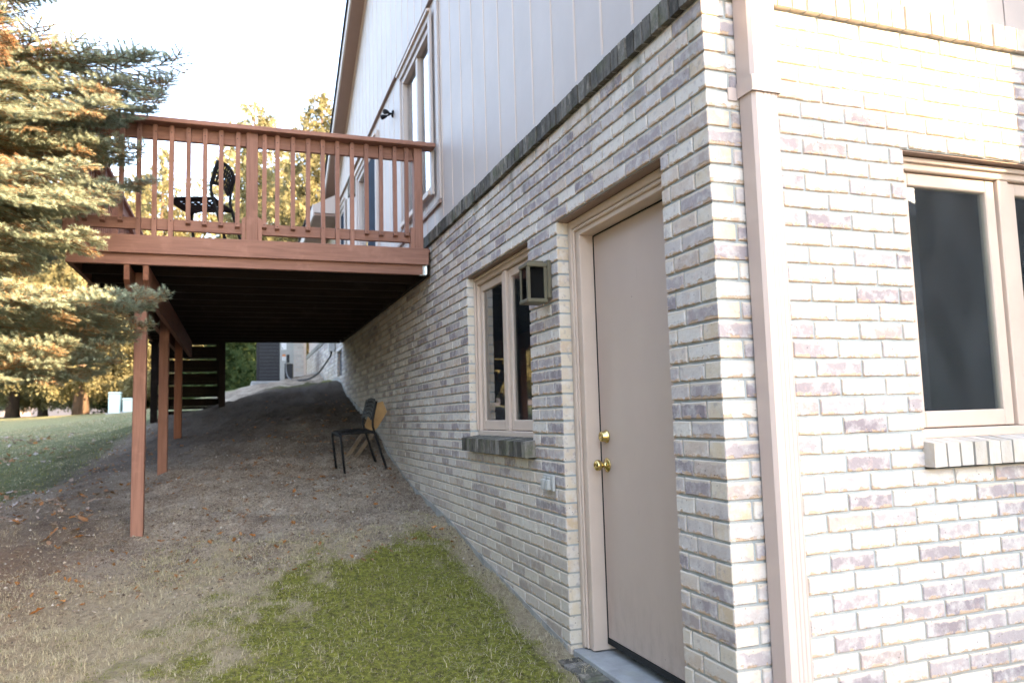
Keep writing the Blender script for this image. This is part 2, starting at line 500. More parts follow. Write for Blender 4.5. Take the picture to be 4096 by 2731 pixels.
class MB:
    def __init__(s):
        s.V, s.F = [], []

    def add(s, V, Fc):
        k = len(s.V)
        s.V += [tuple(v) for v in V]
        s.F += [tuple(i + k for i in f) for f in Fc]
        return s

    def box(s, x0, x1, y0, y1, z0, z1, bev=0.0):
        if bev <= 0:
            V = [(x0, y0, z0), (x1, y0, z0), (x1, y1, z0), (x0, y1, z0), (x0, y0, z1), (x1, y0, z1), (x1, y1, z1), (x0, y1, z1)]
            return s.add(V, [(0, 3, 2, 1), (4, 5, 6, 7), (0, 1, 5, 4), (1, 2, 6, 5), (2, 3, 7, 6), (3, 0, 4, 7)])
        lo, hi = (x0, y0, z0), (x1, y1, z1)
        V, idx = [], {}
        for sx in (0, 1):
            for sy in (0, 1):
                for sz in (0, 1):
                    sgn = (sx, sy, sz)
                    for a in range(3):
                        c = []
                        for k in range(3):
                            e = hi[k] if sgn[k] else lo[k]
                            c.append(e if k == a else e + (-bev if sgn[k] else bev))
                        idx[(sgn, a)] = len(V)
                        V.append(tuple(c))
        Fc = []
        for a in range(3):
            b, cc = (a + 1) % 3, (a + 2) % 3
            for sa in (0, 1):
                q4 = []
                for sb, scc in ((0, 0), (1, 0), (1, 1), (0, 1)):
                    sg = [0, 0, 0]
                    sg[a], sg[b], sg[cc] = sa, sb, scc
                    q4.append(idx[(tuple(sg), a)])
                Fc.append(tuple(q4 if sa else reversed(q4)))
        for a in range(3):
            b, cc = (a + 1) % 3, (a + 2) % 3
            for sb in (0, 1):
                for scc in (0, 1):
                    g0, g1 = [0] * 3, [0] * 3
                    g0[a], g0[b], g0[cc] = 0, sb, scc
                    g1[a], g1[b], g1[cc] = 1, sb, scc
                    g0, g1 = tuple(g0), tuple(g1)
                    q4 = [idx[(g0, b)], idx[(g1, b)], idx[(g1, cc)], idx[(g0, cc)]]
                    Fc.append(tuple(q4 if (sb != scc) else reversed(q4)))
        for sx in (0, 1):
            for sy in (0, 1):
                for sz in (0, 1):
                    g = (sx, sy, sz)
                    t = [idx[(g, 0)], idx[(g, 1)], idx[(g, 2)]]
                    Fc.append(tuple(t if (sx + sy + sz) % 2 else reversed(t)))
        return s.add(V, Fc)

    def prism(s, poly, axis, a0, a1):
        """poly: 2D points in the plane of the other two axes (in cyclic order), extruded along axis."""
        n = len(poly)
        V = []
        for a in (a0, a1):
            for (p, q) in poly:
                c = [0, 0, 0]
                c[axis] = a
                c[(axis + 1) % 3] = p
                c[(axis + 2) % 3] = q
                V.append(tuple(c))
        Fc = [tuple(range(n - 1, -1, -1)), tuple(range(n, 2 * n))]
        for i in range(n):
            j = (i + 1) % n
            Fc.append((i, j, n + j, n + i))
        return s.add(V, Fc)

    def tube(s, pts, rad, seg=8, cap=True):
        pts = [Vector(p) for p in pts]
        rads = rad if isinstance(rad, (list, tuple)) else [rad] * len(pts)
        V, Fc = [], []
        up = Vector((0, 0, 1))
        prev = None
        for i, p in enumerate(pts):
            d = (pts[min(i + 1, len(pts) - 1)] - pts[max(i - 1, 0)]).normalized()
            if prev is None:
                a = d.cross(up)
                if a.length < 1e-3:
                    a = d.cross(Vector((1, 0, 0)))
            else:
                a = prev - d * prev.dot(d)
            a.normalize()
            prev = a
            b = d.cross(a)
            for k in range(seg):
                t = 2 * math.pi * k / seg
                V.append(p + (a * math.cos(t) + b * math.sin(t)) * rads[i])
        for i in range(len(pts) - 1):
            for k in range(seg):
                k2 = (k + 1) % seg
                Fc.append((i * seg + k, i * seg + k2, (i + 1) * seg + k2, (i + 1) * seg + k))
        if cap:
            Fc.append(tuple(range(seg - 1, -1, -1)))
            Fc.append(tuple(range((len(pts) - 1) * seg, len(pts) * seg)))
        return s.add(V, Fc)

    def lathe(s, prof, origin, axis, seg=20):
        """prof: (distance along axis, radius)."""
        o = Vector(origin)
        d = Vector(axis).normalized()
        pts = [o + d * t for t, _ in prof]
        a = d.cross(Vector((0, 0, 1)))
        if a.length < 1e-3:
            a = Vector((1, 0, 0))
        a.normalize()
        b = d.cross(a)
        V, Fc = [], []
        for p, (_, r) in zip(pts, prof):
            for k in range(seg):
                t = 2 * math.pi * k / seg
                V.append(p + (a * math.cos(t) + b * math.sin(t)) * r)
        for i in range(len(prof) - 1):
            for k in range(seg):
                k2 = (k + 1) % seg
                Fc.append((i * seg + k, i * seg + k2, (i + 1) * seg + k2, (i + 1) * seg + k))
        Fc.append(tuple(range(seg - 1, -1, -1)))
        Fc.append(tuple(range((len(prof) - 1) * seg, len(prof) * seg)))
        return s.add(V, Fc)

    def me(s, name, mat, smooth=False):
        return mesh_from(name, s.V, s.F, mat, smooth)

    def part(s, name, mat, parent, smooth=False):
        return part(name, s.me(name, mat, smooth), parent)


def bxp(name, mat, parent, *b, bev=0.0):
    return MB().box(*b, bev=bev).part(name, mat, parent)


# ------------------------------------------------------------------ terrain
GP = np.array([
    (0, -3, -.40), (0, 0, -.16), (0, .7, -.12), (0, 1.36, -.045), (0, 2.07, .056), (0, 2.55, .125), (0, 3.0, .20), (0, 3.73, .327), (0, 4.6, .42),
    (0, 5.3, .53), (0, 6.07, .726), (0, 6.6, .88), (0, 7.4, 1.08), (0, 8.36, 1.28), (0, 9.5, 1.49), (0, 10.1, 1.70), (0, 10.6, 1.78),
    (0, 13, 1.98), (0, 16.7, 2.15),
    (-.7, .7, -.13), (-.45, .95, -.075), (-.55, 5.5, .60), (-.18, 5.35, .585), (-.53, 5.95, .675), (-.2, 5.8, .66),
    (-2.25, 4.35, .285), (-2.25, 6.36, .62), (-2.25, 8.37, .935), (-2.65, 10, 1.19), (-1.75, 10, 1.39), (-1.1, 10.6, 1.63),
    (-.5, 11.3, 1.70), (-.45, 12.4, 1.76), (-1.2, 12.5, 1.74), (-.7, 13.3, 1.895), (-1.3, 13.3, 1.80), (-2.3, 11.6, 1.22), (-3.5, 13, 1.25), (-3, 17, 1.5),
    (-1.5, 1.6, -.06), (-2.6, 2.2, -.06), (-4, 3.5, .05), (-4, 5, .28), (-4, 7.7, .42), (-5.6, 9.5, .68), (-6, 14, 1.05), (-8, 20, 1.32), (-6, 27, 1.53),
    (-12, 30, 1.55), (-5, 2, -.1), (-3, 0, -.25), (-1.5, -2.2, -.38), (-6, -3, -.4), (-12, 8, .4), (-15, 18, .95), (0, 27, 1.75), (-25, 30, 1.4), (-25, 5, .2),
    (5, -4, -.45), (2, -1.5, -.3), (3, 0, -.22), (12, -12, -.7), (-10, -12, -.7), (10, 30, 2.0), (0, 45, 1.7), (-30, 50, 1.6), (30, 50, 1.8), (30, -20, -.8), (-30, -20, -.6), (40, 15, .5), (12, 12, .6)], float)


def _tps(d):
    return np.where(d > 0, d * d * np.log(np.maximum(d, 1e-9)), 0)


_D = np.hypot(GP[:, None, 0] - GP[None, :, 0], GP[:, None, 1] - GP[None, :, 1])
_K = np.zeros((len(GP) + 3, len(GP) + 3))
_K[:len(GP), :len(GP)] = _tps(_D) + np.eye(len(GP)) * .02
_K[:len(GP), len(GP):] = np.c_[np.ones(len(GP)), GP[:, :2]]
_K[len(GP):, :len(GP)] = _K[:len(GP), len(GP):].T
_W = np.linalg.solve(_K, np.r_[GP[:, 2], 0, 0, 0])


def ground_z(x, y):
    x, y = np.atleast_1d(np.asarray(x, float)), np.atleast_1d(np.asarray(y, float))
    cx, cy = np.clip(x, -45, 45), np.clip(y, -22, 55)
    out = np.zeros(x.shape)
    for i in range(len(GP)):
        out += _W[i] * _tps(np.hypot(cx - GP[i, 0], cy - GP[i, 1]))
    return out + _W[-3] + _W[-2] * cx + _W[-1] * cy


def gz(x, y):
    return float(ground_z(x, y)[0])


def vnoise(x, y, seed, scale):
    """smooth value noise, vectorised."""
    X, Y = x * scale + seed * 17.3, y * scale + seed * 9.1
    xi, yi = np.floor(X), np.floor(Y)
    fx, fy = X - xi, Y - yi
    fx, fy = fx * fx * (3 - 2 * fx), fy * fy * (3 - 2 * fy)

    def h(a, b):
        v = np.sin(a * 127.1 + b * 311.7 + seed * 74.7) * 43758.5453
        return v - np.floor(v)
    return (h(xi, yi) * (1 - fx) + h(xi + 1, yi) * fx) * (1 - fy) + (h(xi, yi + 1) * (1 - fx) + h(xi + 1, yi + 1) * fx) * fy


def sstep(a, b, x):
    t = np.clip((x - a) / (b - a), 0, 1)
    return t * t * (3 - 2 * t)


def moss_mask(x, y):
    # patch beside the wall below the deck, thinning towards the camera and to the left
    e = ((x + .62) / 1.35) ** 2 + ((y - 2.0 - .15 * x) / 1.5) ** 2
    e = e + (vnoise(x, y, 14, 1.9) - .5) * .5 + (vnoise(x, y, 15, 5.5) - .5) * .6 + (vnoise(x, y, 16, 13) - .5) * .6
    m = (1 - sstep(.3, 1.5, e)) * 1.1
    m2 = (1 - sstep(.2, 1.1, ((x + .55) / .8) ** 2 + ((y - 11.2) / 1.3) ** 2)) * .9
    edge = sstep(.02, .22, -x)
    return np.maximum(m * edge, m2)


def lawn_mask(x, y):
    return sstep(0.2, 1.6, (-x - 2.9) + (y - 6.2) * .28 - np.maximum(0, 5.2 - y) * .9)


def straw_mask(x, y):
    return np.clip((1 - sstep(1.4, 4.6, y)) * .9 + .25 * (1 - sstep(3, 6, y)), 0, 1)


def micro(x, y):
    near = (1 - sstep(8, 16, np.abs(y - 5) + np.abs(x + 2)))
    u = x * .5 + y * .86
    bare = sstep(2.6, 4.0, y)
    return near * (.04 * (vnoise(x, y, 1, 2.1) - .5) + .06 * (vnoise(u * 3.0, (x - y) * .55, 2, 2.0) - .5) * bare
                   + .024 * (vnoise(x, y, 3, 8) - .5) + (.012 + .014 * bare) * (vnoise(x, y, 4, 17) - .5) + .010 * (vnoise(x, y, 7, 33) - .5))


def build_ground():
    def axis(lo, d0, d1, hi, step, grow):
        a = list(np.arange(d0, d1, step))
        x, s = d1, step
        while x < hi:
            a.append(x)
            s *= grow
            x += s
        a.append(hi)
        x, s = d0, step
        b = []
        while x > lo:
            s *= grow
            x -= s
            b.append(x)
        b.append(lo - 1)
        return np.array(sorted(b) + a)
    xs = axis(-260, -4.2, .12, 260, .028, 1.16)
    ys = axis(-200, .6, 9.0, 420, .028, 1.14)
    X, Y = np.meshgrid(xs, ys)
    Z = ground_z(X.ravel(), Y.ravel()).reshape(X.shape) + micro(X, Y)
    ins = (X > .13) & (Y > .13)
    Z = np.where(ins, np.minimum(Z, -.35), Z)
    V = np.stack([X.ravel(), Y.ravel(), Z.ravel()], 1)
    nx, ny = len(xs), len(ys)
    i = (np.arange(ny - 1)[:, None] * nx + np.arange(nx - 1)[None, :]).ravel()
    Fc = np.stack([i, i + 1, i + nx + 1, i + nx], 1)
    me = bpy.data.meshes.new('ground')
    me.vertices.add(len(V))
    me.vertices.foreach_set('co', V.ravel())
    me.loops.add(Fc.size)
    me.loops.foreach_set('vertex_index', Fc.ravel().astype(np.int32))
    me.polygons.add(len(Fc))
    me.polygons.foreach_set('loop_start', np.arange(0, Fc.size, 4, dtype=np.int32))
    me.polygons.foreach_set('loop_total', np.full(len(Fc), 4, dtype=np.int32))
    me.update(calc_edges=True)
    me.polygons.foreach_set('use_smooth', [True] * len(Fc))
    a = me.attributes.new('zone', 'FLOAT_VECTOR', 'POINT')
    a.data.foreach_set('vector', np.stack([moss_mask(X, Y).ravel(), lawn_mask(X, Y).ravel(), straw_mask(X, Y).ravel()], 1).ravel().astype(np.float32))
    dm = sstep(5.6, 8.2, Y) * sstep(-3.1, -2.3, X) * (1 - sstep(10.2, 11.6, Y)) + .8 * np.exp(-(((X + 3.0) - (Y - 5.5) * -.05) / .45) ** 2) * sstep(3.6, 5.0, Y) * (1 - sstep(8, 10, Y))  # mask for darker soil under the rear deck and in a left strip
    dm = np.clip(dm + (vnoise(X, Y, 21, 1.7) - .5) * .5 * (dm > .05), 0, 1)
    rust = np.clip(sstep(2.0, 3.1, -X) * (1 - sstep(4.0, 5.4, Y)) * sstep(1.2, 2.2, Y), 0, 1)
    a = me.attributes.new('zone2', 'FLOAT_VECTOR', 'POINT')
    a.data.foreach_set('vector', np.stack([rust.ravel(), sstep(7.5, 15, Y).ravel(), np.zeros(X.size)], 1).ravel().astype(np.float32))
    a = me.attributes.new('dark_soil', 'FLOAT', 'POINT')
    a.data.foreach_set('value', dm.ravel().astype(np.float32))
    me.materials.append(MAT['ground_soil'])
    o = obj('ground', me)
    tag(o, kind='structure')


build_ground()

# ------------------------------------------------------------------ the house
CH = .0677


def Z(k):
    return (37 - k) * CH


HEAD = Z(6)            # head of door and windows
BT = Z(-1)             # top of the running bond
Y1, Y2, W1, W2 = .3206, 1.349, 1.768, 2.989
XW1, XW2 = .88, 2.10
SILLB = Z(24)
YEND = 16.67
house = thing('brick_house', 'two-storey house of whitewashed brick with beige vertical siding above', 'house', (0, 0, -.3))


# left wall frame: (s along +y, d depth along +x); right wall: (s along +x, d depth along +y)
def LW(s, d, z):
    return (d, s, z)


def RW(s, d, z):
    return (s, d, z)


def wbox(mb, wall, s0, s1, d0, d1, z0, z1, bev=0.0):
    a, b = wall(s0, d0, z0), wall(s1, d1, z1)
    return mb.box(min(a[0], b[0]), max(a[0], b[0]), min(a[1], b[1]), max(a[1], b[1]), z0, z1, bev)


# mortar bodies with their openings left free
MJ = .007


def mortar(wall, s0, s1, z0, z1, openings):
    mb = MB()
    cuts = sorted(openings)
    cur = s0
    for (a, b, zb, zt) in cuts:
        wbox(mb, wall, cur, a - MJ, MJ, .092, z0, z1)
        wbox(mb, wall, a - MJ, b + MJ, MJ, .092, zt + .002, z1)
        wbox(mb, wall, a - MJ, b + MJ, MJ, .092, z0, zb - .004)
        cur = b + MJ
    wbox(mb, wall, cur, s1, MJ, .092, z0, z1)
    return mb


side_wall = mortar(LW, MJ, YEND, -.45, BT + .02, [(Y1, Y2, -.09, HEAD), (W1, W2, SILLB, HEAD), (10.02, 10.62, 1.80, 2.23)]).part('brick_wall', 'mortar', house)
front_wall = mortar(RW, .093, 2.21, -.45, BT + .02, [(XW1, XW2, SILLB, HEAD)]).part('brick_wall', 'mortar', house)
side_wall['label'] = 'long shaded side wall of whitewashed brick with the door'
front_wall['label'] = 'bright front wall of whitewashed brick with the downspout'


class BrickSet:
    """collects bricks with their attribute and uv data."""

    def __init__(s):
        s.items = []

    def brick(s, wall, s0, s1, z0, z1, corner=False, end0=False, end1=False):
        """a brick flush with the wall face: ragged front face, bevelled rim, body 88 mm deep"""
        n = 3
        j = lambda a: rng.uniform(-a, a)
        out = j(.0012)
        dep = .091
        top = [(s0 + (s1 - s0) * i / n, z1) for i in range(n + 1)]
        bot = [(s0 + (s1 - s0) * i / n, z0) for i in range(n + 1)]
        ring = bot + top[::-1]
        b = .0032
        V, uvs = [], []
        m = len(ring)
        jit = [(j(.0012), j(.0016)) for _ in ring]
        for lay in range(3):
            for i, (a, z) in enumerate(ring):
                ins = b if lay == 0 else 0
                sa = a + (ins if abs(a - s0) < 1e-6 else -ins if abs(a - s1) < 1e-6 else 0) + (jit[i][0] if 0 < i % (n + 1) < n else 0)
                za = z + (ins if i <= n else -ins) + (jit[i][1] if lay < 2 else 0)
                d = (out, out + .004, dep)[lay]
                V.append(wall(sa, d, za))
                uvs.append((sa - s0, za - z0))
        Fc, H = [], []
        for i in range(n):
            Fc.append((i, i + 1, m - 2 - i, m - 1 - i))
            H.append(0)
        for lay in (0, 1):
            for i in range(m):
                k = (i + 1) % m
                Fc.append((lay * m + i, (lay + 1) * m + i, (lay + 1) * m + k, lay * m + k))
                side = (i == n or i == m - 1)
                H.append(1 if (side and lay == 1) else 0)
        if wall is RW:
            Fc = [tuple(reversed(f)) for f in Fc]
        s._push(V, Fc, uvs, H)

    def corner(s, lx, ly, z0, z1):
        """a corner brick showing on both walls; header side flagged"""
        mb = MB().box(0, lx, 0, ly, z0, z1, .003)
        V = [tuple(c + rng.uniform(-.0008, .0008) for c in v) for v in mb.V]
        H, uvs = [], []
        hx = lx < ly
        for f in mb.F:
            mx = sum(V[i][0] for i in f) / len(f)
            my = sum(V[i][1] for i in f) / len(f)
            front = my < .001
            left = mx < .001
            H.append(1 if (front and hx) or (left and not hx) else 0)
        for v in V:
            uvs.append((v[0] + v[1], v[2] - z0))
        s._push(V, mb.F, uvs, H)

    def _push(s, V, Fc, uvs, H):
        s.items.append((V, Fc, uvs, H, rng.random(), rng.random()))


def brick_mesh(name, items):
    V, Fc = [], []
    uv, at = [], []
    for (v, f, u, h, a, b) in items:
        k = len(V)
        V += v
        for fi, hh in zip(f, h):
            Fc.append(tuple(i + k for i in fi))
            for i in fi:
                uv += [u[i][0], u[i][1]]
                at += [a, b, hh]
    me = mesh_from(name, V, Fc, 'brick_face')
    L = me.uv_layers.new(name='UVMap')
    L.data.foreach_set('uv', uv)
    A = me.attributes.new('bk', 'FLOAT_VECTOR', 'CORNER')
    A.data.foreach_set('vector', at)
    return me


BL = .2032
J2 = .005


def row_spans(s0, s1, phase, openings, lim=.035):
    """perpends of one course between s0 and s1 with half lap 'phase', cut at openings"""
    segs = [(s0, s1)]
    for (a, b) in openings:
        new = []
        for (p, q_) in segs:
            if b <= p or a >= q_:
                new.append((p, q_, ))
            else:
                if a > p:
                    new.append((p, a))
                if b < q_:
                    new.append((b, q_))
        segs = new
    out = []
    for (p, q_) in segs:
        k = math.floor((p - phase) / BL) + 1
        cuts = [p]
        x = phase + k * BL
        while x < q_ - 1e-6:
            if x - cuts[-1] > lim and q_ - x > lim:
                cuts.append(x + rng.uniform(-.003, .003))
            x += BL
        cuts.append(q_)
        for a, b in zip(cuts[:-1], cuts[1:]):
            out.append((a, b))
    return out


LB, RB = BrickSet(), BrickSet()      # left wall + corner, right wall
DOORZ, WINZ = (-.03, HEAD), (SILLB, HEAD)
for k in range(0, 44):
    z0, z1 = Z(k) + J2, Z(k - 1) - J2
    zm = (z0 + z1) / 2
    ev = (k % 2 == 0)
    # corner brick
    LB.corner(.092 if ev else .194, .194 if ev else .092, z0, z1)
    ystart = .199 if ev else .097
    op = []
    in_door = zm < HEAD and zm > -.15
    in_win = SILLB < zm < HEAD
    if in_door:
        op.append((Y1, Y2))
    if in_win:
        op.append((W1, W2))
    if 1.80 < zm < 2.23:
        op.append((10.02, 10.62))
    spans = []
    if in_door:
        # near pier and the pier between door and window have their own bond
        spans += [(.185, Y1 - J2 * 0)] if ev else [(.097, .262), (.262, Y1)]
        if ev:
            spans[-1] = (.199, Y1)
        if in_win:
            c = [Y2, Y2 + .21, W1] if ev else [Y2, Y2 + .104, Y2 + .312, W1]
            spans += list(zip(c[:-1], c[1:]))
            spans += row_spans(W2, YEND, (W2 + .102) if ev else W2, [o for o in op if o[0] > 5])
        else:
            spans += row_spans(Y2, YEND, Y2 + (.004 if ev else .106), [o for o in op if o[0] > 5])
    else:
        spans += row_spans(ystart, YEND, ystart, op)
    for (a, b) in spans:
        # skip what lies buried in the slope
        if z1 < gz(0, (a + b) / 2) - .12:
            continue
        LB.brick(LW, a + J2, b - J2 * (0 if abs(b - Y1) < 1e-6 or abs(b - W1) < 1e-6 else 1) if True else b, z0, z1)
    # right wall
    xs0 = .097 if ev else .199
    ops = [(XW1, XW2)] if in_win else []
    for (a, b) in row_spans(xs0, 2.21, xs0, ops, .03):
        if z1 < -.35:
            continue
        RB.brick(RW, a + J2, b - J2 * (0 if abs(b - XW1) < 1e-6 else 1), z0, z1)


def proj_area(item):
    V = np.array(item[0])
    d = V - np.array(CAMPOS)
    wz = d @ np.array(Fv)
    if wz.min() < .2:
        return 0
    u = 512 + 763.3 * (d @ np.array(R2)) / wz
    v = 341 - 763.3 * (d @ np.array(U2)) / wz
    u0, u1, v0, v1 = u.min(), u.max(), v.min(), v.max()
    if u1 < 4 or u0 > 1020 or v1 < 2 or v0 > 680:
        return 0
    return (min(u1, 1024) - max(u0, 0)) * (min(v1, 682) - max(v0, 0))


allb = [(proj_area(i), 0, i) for i in LB.items] + [(proj_area(i), 1, i) for i in RB.items]
allb.sort(key=lambda t: -t[0])
single, rest = allb[:300], allb[300:]
for ar, wv, it in single:
    part('brick', brick_mesh('brick', [it]), side_wall if wv == 0 else front_wall)
o = part('small_bricks', brick_mesh('small_bricks', [it for _, wv, it in rest]), house)
o['kind'] = 'stuff'
o['label'] = 'remaining bricks of the walls, far or at the frame edge'

# rowlock cap courses: bricks on edge, slightly proud and sloping
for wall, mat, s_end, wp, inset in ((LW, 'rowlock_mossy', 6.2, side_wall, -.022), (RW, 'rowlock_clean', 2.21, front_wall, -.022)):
    s = -.022
    i = 0
    while s < s_end:
        wd = .0577
        j = rng.uniform(-.003, .003)
        prof = [(inset + j, BT + .004), (inset + j, BT + .098), (.085, BT + .118), (.085, BT + .004)]
        V = []
        for ss in (s + .0, s + wd):
            for (d, z) in prof:
                V.append(wall(ss, d + rng.uniform(-.001, .001), z + rng.uniform(-.0012, .0012)))
        f = [(3, 2, 1, 0), (4, 5, 6, 7), (0, 1, 5, 4), (1, 2, 6, 5), (2, 3, 7, 6), (3, 0, 4, 7)]
        if wall is RW:
            f = [tuple(reversed(x)) for x in f]
        if not (wall is RW and s < .08):
            part('rowlock_brick', mesh_from('rowlock_brick', V, f, mat), wp)
        s += .0677
        i += 1
mb = MB()
wbox(mb, LW, .0, YEND, -.012, .085, BT + .006, BT + .092)
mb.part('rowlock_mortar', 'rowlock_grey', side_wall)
mb = MB()
wbox(mb, RW, .09, 2.21, -.012, .083, BT + .0065, BT + .091)
mb.part('rowlock_mortar', 'mortar', front_wall)
# foundation strip below the bricks of the side wall
mb = MB()
pts = [(y, gz(0, y) + .035) for y in np.arange(1.38, YEND, .25)]
poly = [(1.38, -.6)] + [(YEND, -.6)] + [(a, b) for a, b in reversed(pts)]
mb.prism(poly, 0, -.004, .05)
mb.part('foundation', 'foundation', house)

# steel lintels over the openings
bxp('lintel', 'soffit_paint', house, .012, .088, Y1 - .05, Y2 + .05, HEAD - .004, HEAD + .002)
bxp('lintel', 'soffit_paint', house, .012, .088, W1 - .05, W2 + .05, HEAD - .004, HEAD + .002)
bxp('lintel', 'soffit_paint', house, XW1 - .05, XW2 + .05, .012, .088, HEAD - .004, HEAD + .002)


# ---- windows with two casements
def casement_window(wall, s0, s1, parent, zb, zt, label, proud=.0, blind=True):
    win = MB()
    d0, d1 = .062, .115
    fw = .045
    # outer frame with stepped brickmould
    wbox(win, wall, s0 + .002, s0 + fw, d0, d1, zb, zt, .004)
    wbox(win, wall, s1 - fw, s1 - .002, d0, d1, zb, zt, .004)
    wbox(win, wall, s0 + fw, s1 - fw, d0, d1, zt - .05, zt, .004)
    wbox(win, wall, s0 + fw, s1 - fw, d0 - .006, d1, zb, zb + .036, .004)
    wo = win.part('window', 'trim_paint', parent)
    wo['label'] = label
    mb = MB()
    wbox(mb, wall, s0 + .012, s1 - .012, d0 - .016, d0 - .001, zt - .022, zt - .003, .003)
    wbox(mb, wall, s0 + .004, s0 + .024, d0 - .014, d0 - .001, zb + .04, zt - .023, .003)
    wbox(mb, wall, s1 - .024, s1 - .004, d0 - .014, d0 - .001, zb + .04, zt - .023, .003)
    mb.part('brickmould', 'trim_paint', wo)
    mid = (s0 + s1) / 2
    mb = MB()
    wbox(mb, wall, mid - .031, mid + .031, d0 + .004, d1, zb + .037, zt - .051, .004)
    mb.part('mullion', 'trim_paint', wo)
    for (a, b) in ((s0 + fw + .003, mid - .034), (mid + .034, s1 - fw - .003)):
        sw = .052
        mb = MB()
        za, zc = zb + .040, zt - .054
        wbox(mb, wall, a, a + sw, d0 + .020, d1 - .005, za, zc, .004)
        wbox(mb, wall, b - sw, b, d0 + .020, d1 - .005, za, zc, .004)
        wbox(mb, wall, a + sw, b - sw, d0 + .020, d1 - .005, zc - sw, zc, .004)
        wbox(mb, wall, a + sw, b - sw, d0 + .020, d1 - .005, za, za + sw + .012, .004)
        mb.part('sash', 'trim_paint', wo)
        mb = MB()
        wbox(mb, wall, a + sw - .004, b - sw + .004, d1 - .018, d1 - .012, za + sw + .008, zc - sw + .004)
        mb.part('pane', 'window_glass', wo)
        # inner liner seen through the pane
        mb = MB()
        far = b if wall is LW else b
        wbox(mb, wall, b - sw - .050, b - sw - .006, d1 + .004, d1 + .03, za + .03, zc - .03)
        wbox(mb, wall, a + sw + .004, a + sw + .02, d1 + .004, d1 + .03, za + .03, zc - .03)
        mb.part('liner', 'curtain_white', wo)
    return wo


ZSILL = .985
wl = casement_window(LW, W1, W2, house, ZSILL, HEAD - .006, 'two-light casement window beside the door')
wr = casement_window(RW, XW1, XW2, house, ZSILL, HEAD - .006, 'two-light casement window in the bright front wall')


def brick_sill(wall, s0, s1, mat, parent, inset):
    s = s0
    while s < s1 - .02:
        wd = min(.0577, s1 - s)
        j = rng.uniform(-.003, .003)
        prof = [(-inset + j, SILLB + .006), (-inset + j, SILLB + .092), (.066, SILLB + .108), (.066, SILLB + .006)]
        V = []
        for ss in (s, s + wd):
            for (d, z) in prof:
                V.append(wall(ss, d + rng.uniform(-.001, .001), z + rng.uniform(-.001, .001)))
        f = [(3, 2, 1, 0), (4, 5, 6, 7), (0, 1, 5, 4), (1, 2, 6, 5), (2, 3, 7, 6), (3, 0, 4, 7)]
        if wall is RW:
            f = [tuple(reversed(x)) for x in f]
        part('sill_brick', mesh_from('sill_brick', V, f, mat), parent)
        s += .0677
    mb = MB()
    wbox(mb, wall, s0 + .004, s1 - .004, -inset + .010, .06, SILLB + .008, SILLB + .086)
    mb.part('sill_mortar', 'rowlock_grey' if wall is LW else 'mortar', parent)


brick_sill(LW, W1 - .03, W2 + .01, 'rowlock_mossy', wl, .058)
brick_sill(RW, XW1 - .012, XW2 + .03, 'rowlock_clean', wr, .045)

# dark basement vent/window at the far end of the side wall
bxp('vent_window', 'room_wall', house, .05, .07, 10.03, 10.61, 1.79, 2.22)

# ---- the door
door = bxp('door', 'door_paint', house, .150, .195, .375, 1.231, .047, 2.0, bev=.003)
door['label'] = 'flat taupe painted steel door'
mb = MB()
# jambs, head and fluted brickmould
for (ya, yb) in ((1.246, Y2 - .002), (Y1 + .002, .367)):
    mb.box(.078, .24, ya, yb, -.012, HEAD - .005, .003)
mb.box(.078, .24, .3675, 1.2455, 2.008, HEAD - .005, .003)
fr = mb.part('door_frame', 'trim_paint', door)
mb = MB()
mb.box(.060, .077, Y2 - .040, Y2 - .003, -.010, HEAD - .007, .004)
mb.box(.066, .077, Y2 - .060, Y2 - .042, -.010, HEAD - .046, .004)
mb.box(.060, .077, Y1 + .003, Y1 + .040, -.010, HEAD - .007, .004)
mb.box(.060, .077, Y1 + .041, Y2 - .041, HEAD - .045, HEAD - .007, .004)
mb.box(.066, .077, Y1 + .041, Y2 - .061, HEAD - .065, HEAD - .047, .004)
mb.part('brickmould', 'trim_paint', door)
bxp('weatherstrip', 'gasket', door, .1515, .19, 1.2315, 1.2458, .03, 2.007)
bxp('weatherstrip', 'gasket', door, .1515, .19, .3672, 1.2314, 2.0005, 2.0078)
bxp('door_sweep', 'gasket', door, .146, .19, .378, 1.236, .020, .046)
mb = MB()
dz, dy = 1.004, 1.168
mb.lathe([(0, .031), (.004, .032), (.008, .030), (.012, .026), (.030, .0245), (.034, .022), (.0345, .010), (.0335, .009)], (.150, dy, dz), (-1, 0, 0), 28)
mb.part('deadbolt', 'brass', door, True)
mb = MB()
mb.lathe([(0, .034), (.003, .035), (.006, .033), (.010, .024), (.014, .015), (.024, .0125), (.030, .013), (.036, .020), (.044, .0255), (.054, .0265),
          (.060, .025), (.064, .021), (.066, .016), (.0655, .010), (.064, .009)], (.150, dy + .004, .868), (-1, 0, 0), 28)
mb.part('knob', 'brass', door, True)
# threshold: concrete sill with a rowlock step in front
bxp('threshold', 'concrete', house, .012, .30, Y1 + .003, Y2 - .003, -.10, -.018, bev=.004)
step = bxp('step', 'mortar', house, -.085, .008, Y1 - .12, Y2 - .07, -.16, -.045)
y = Y1 - .12
while y < Y2 - .10:
    bxp('step_brick', 'rowlock_mossy', step, -.097 + rng.uniform(-.003, .003), .011, y + .004, y + .0617, -.17, -.036 + rng.uniform(-.003, .002), bev=.004)
    y += .0677

# ---- siding of the side wall (vertical boards with recessed joints)
GR0, GRS = .884, .2935
XS = .062            # face of the lower siding
XSU = .040           # face of the upper siding, overhanging
BAND = 4.80


def rake(y):
    return 6.653 - .509 * (y - 7.49) if y > 5.4 else 6.653 - .509 * (5.4 - 7.49) - .509 * (5.4 - y)


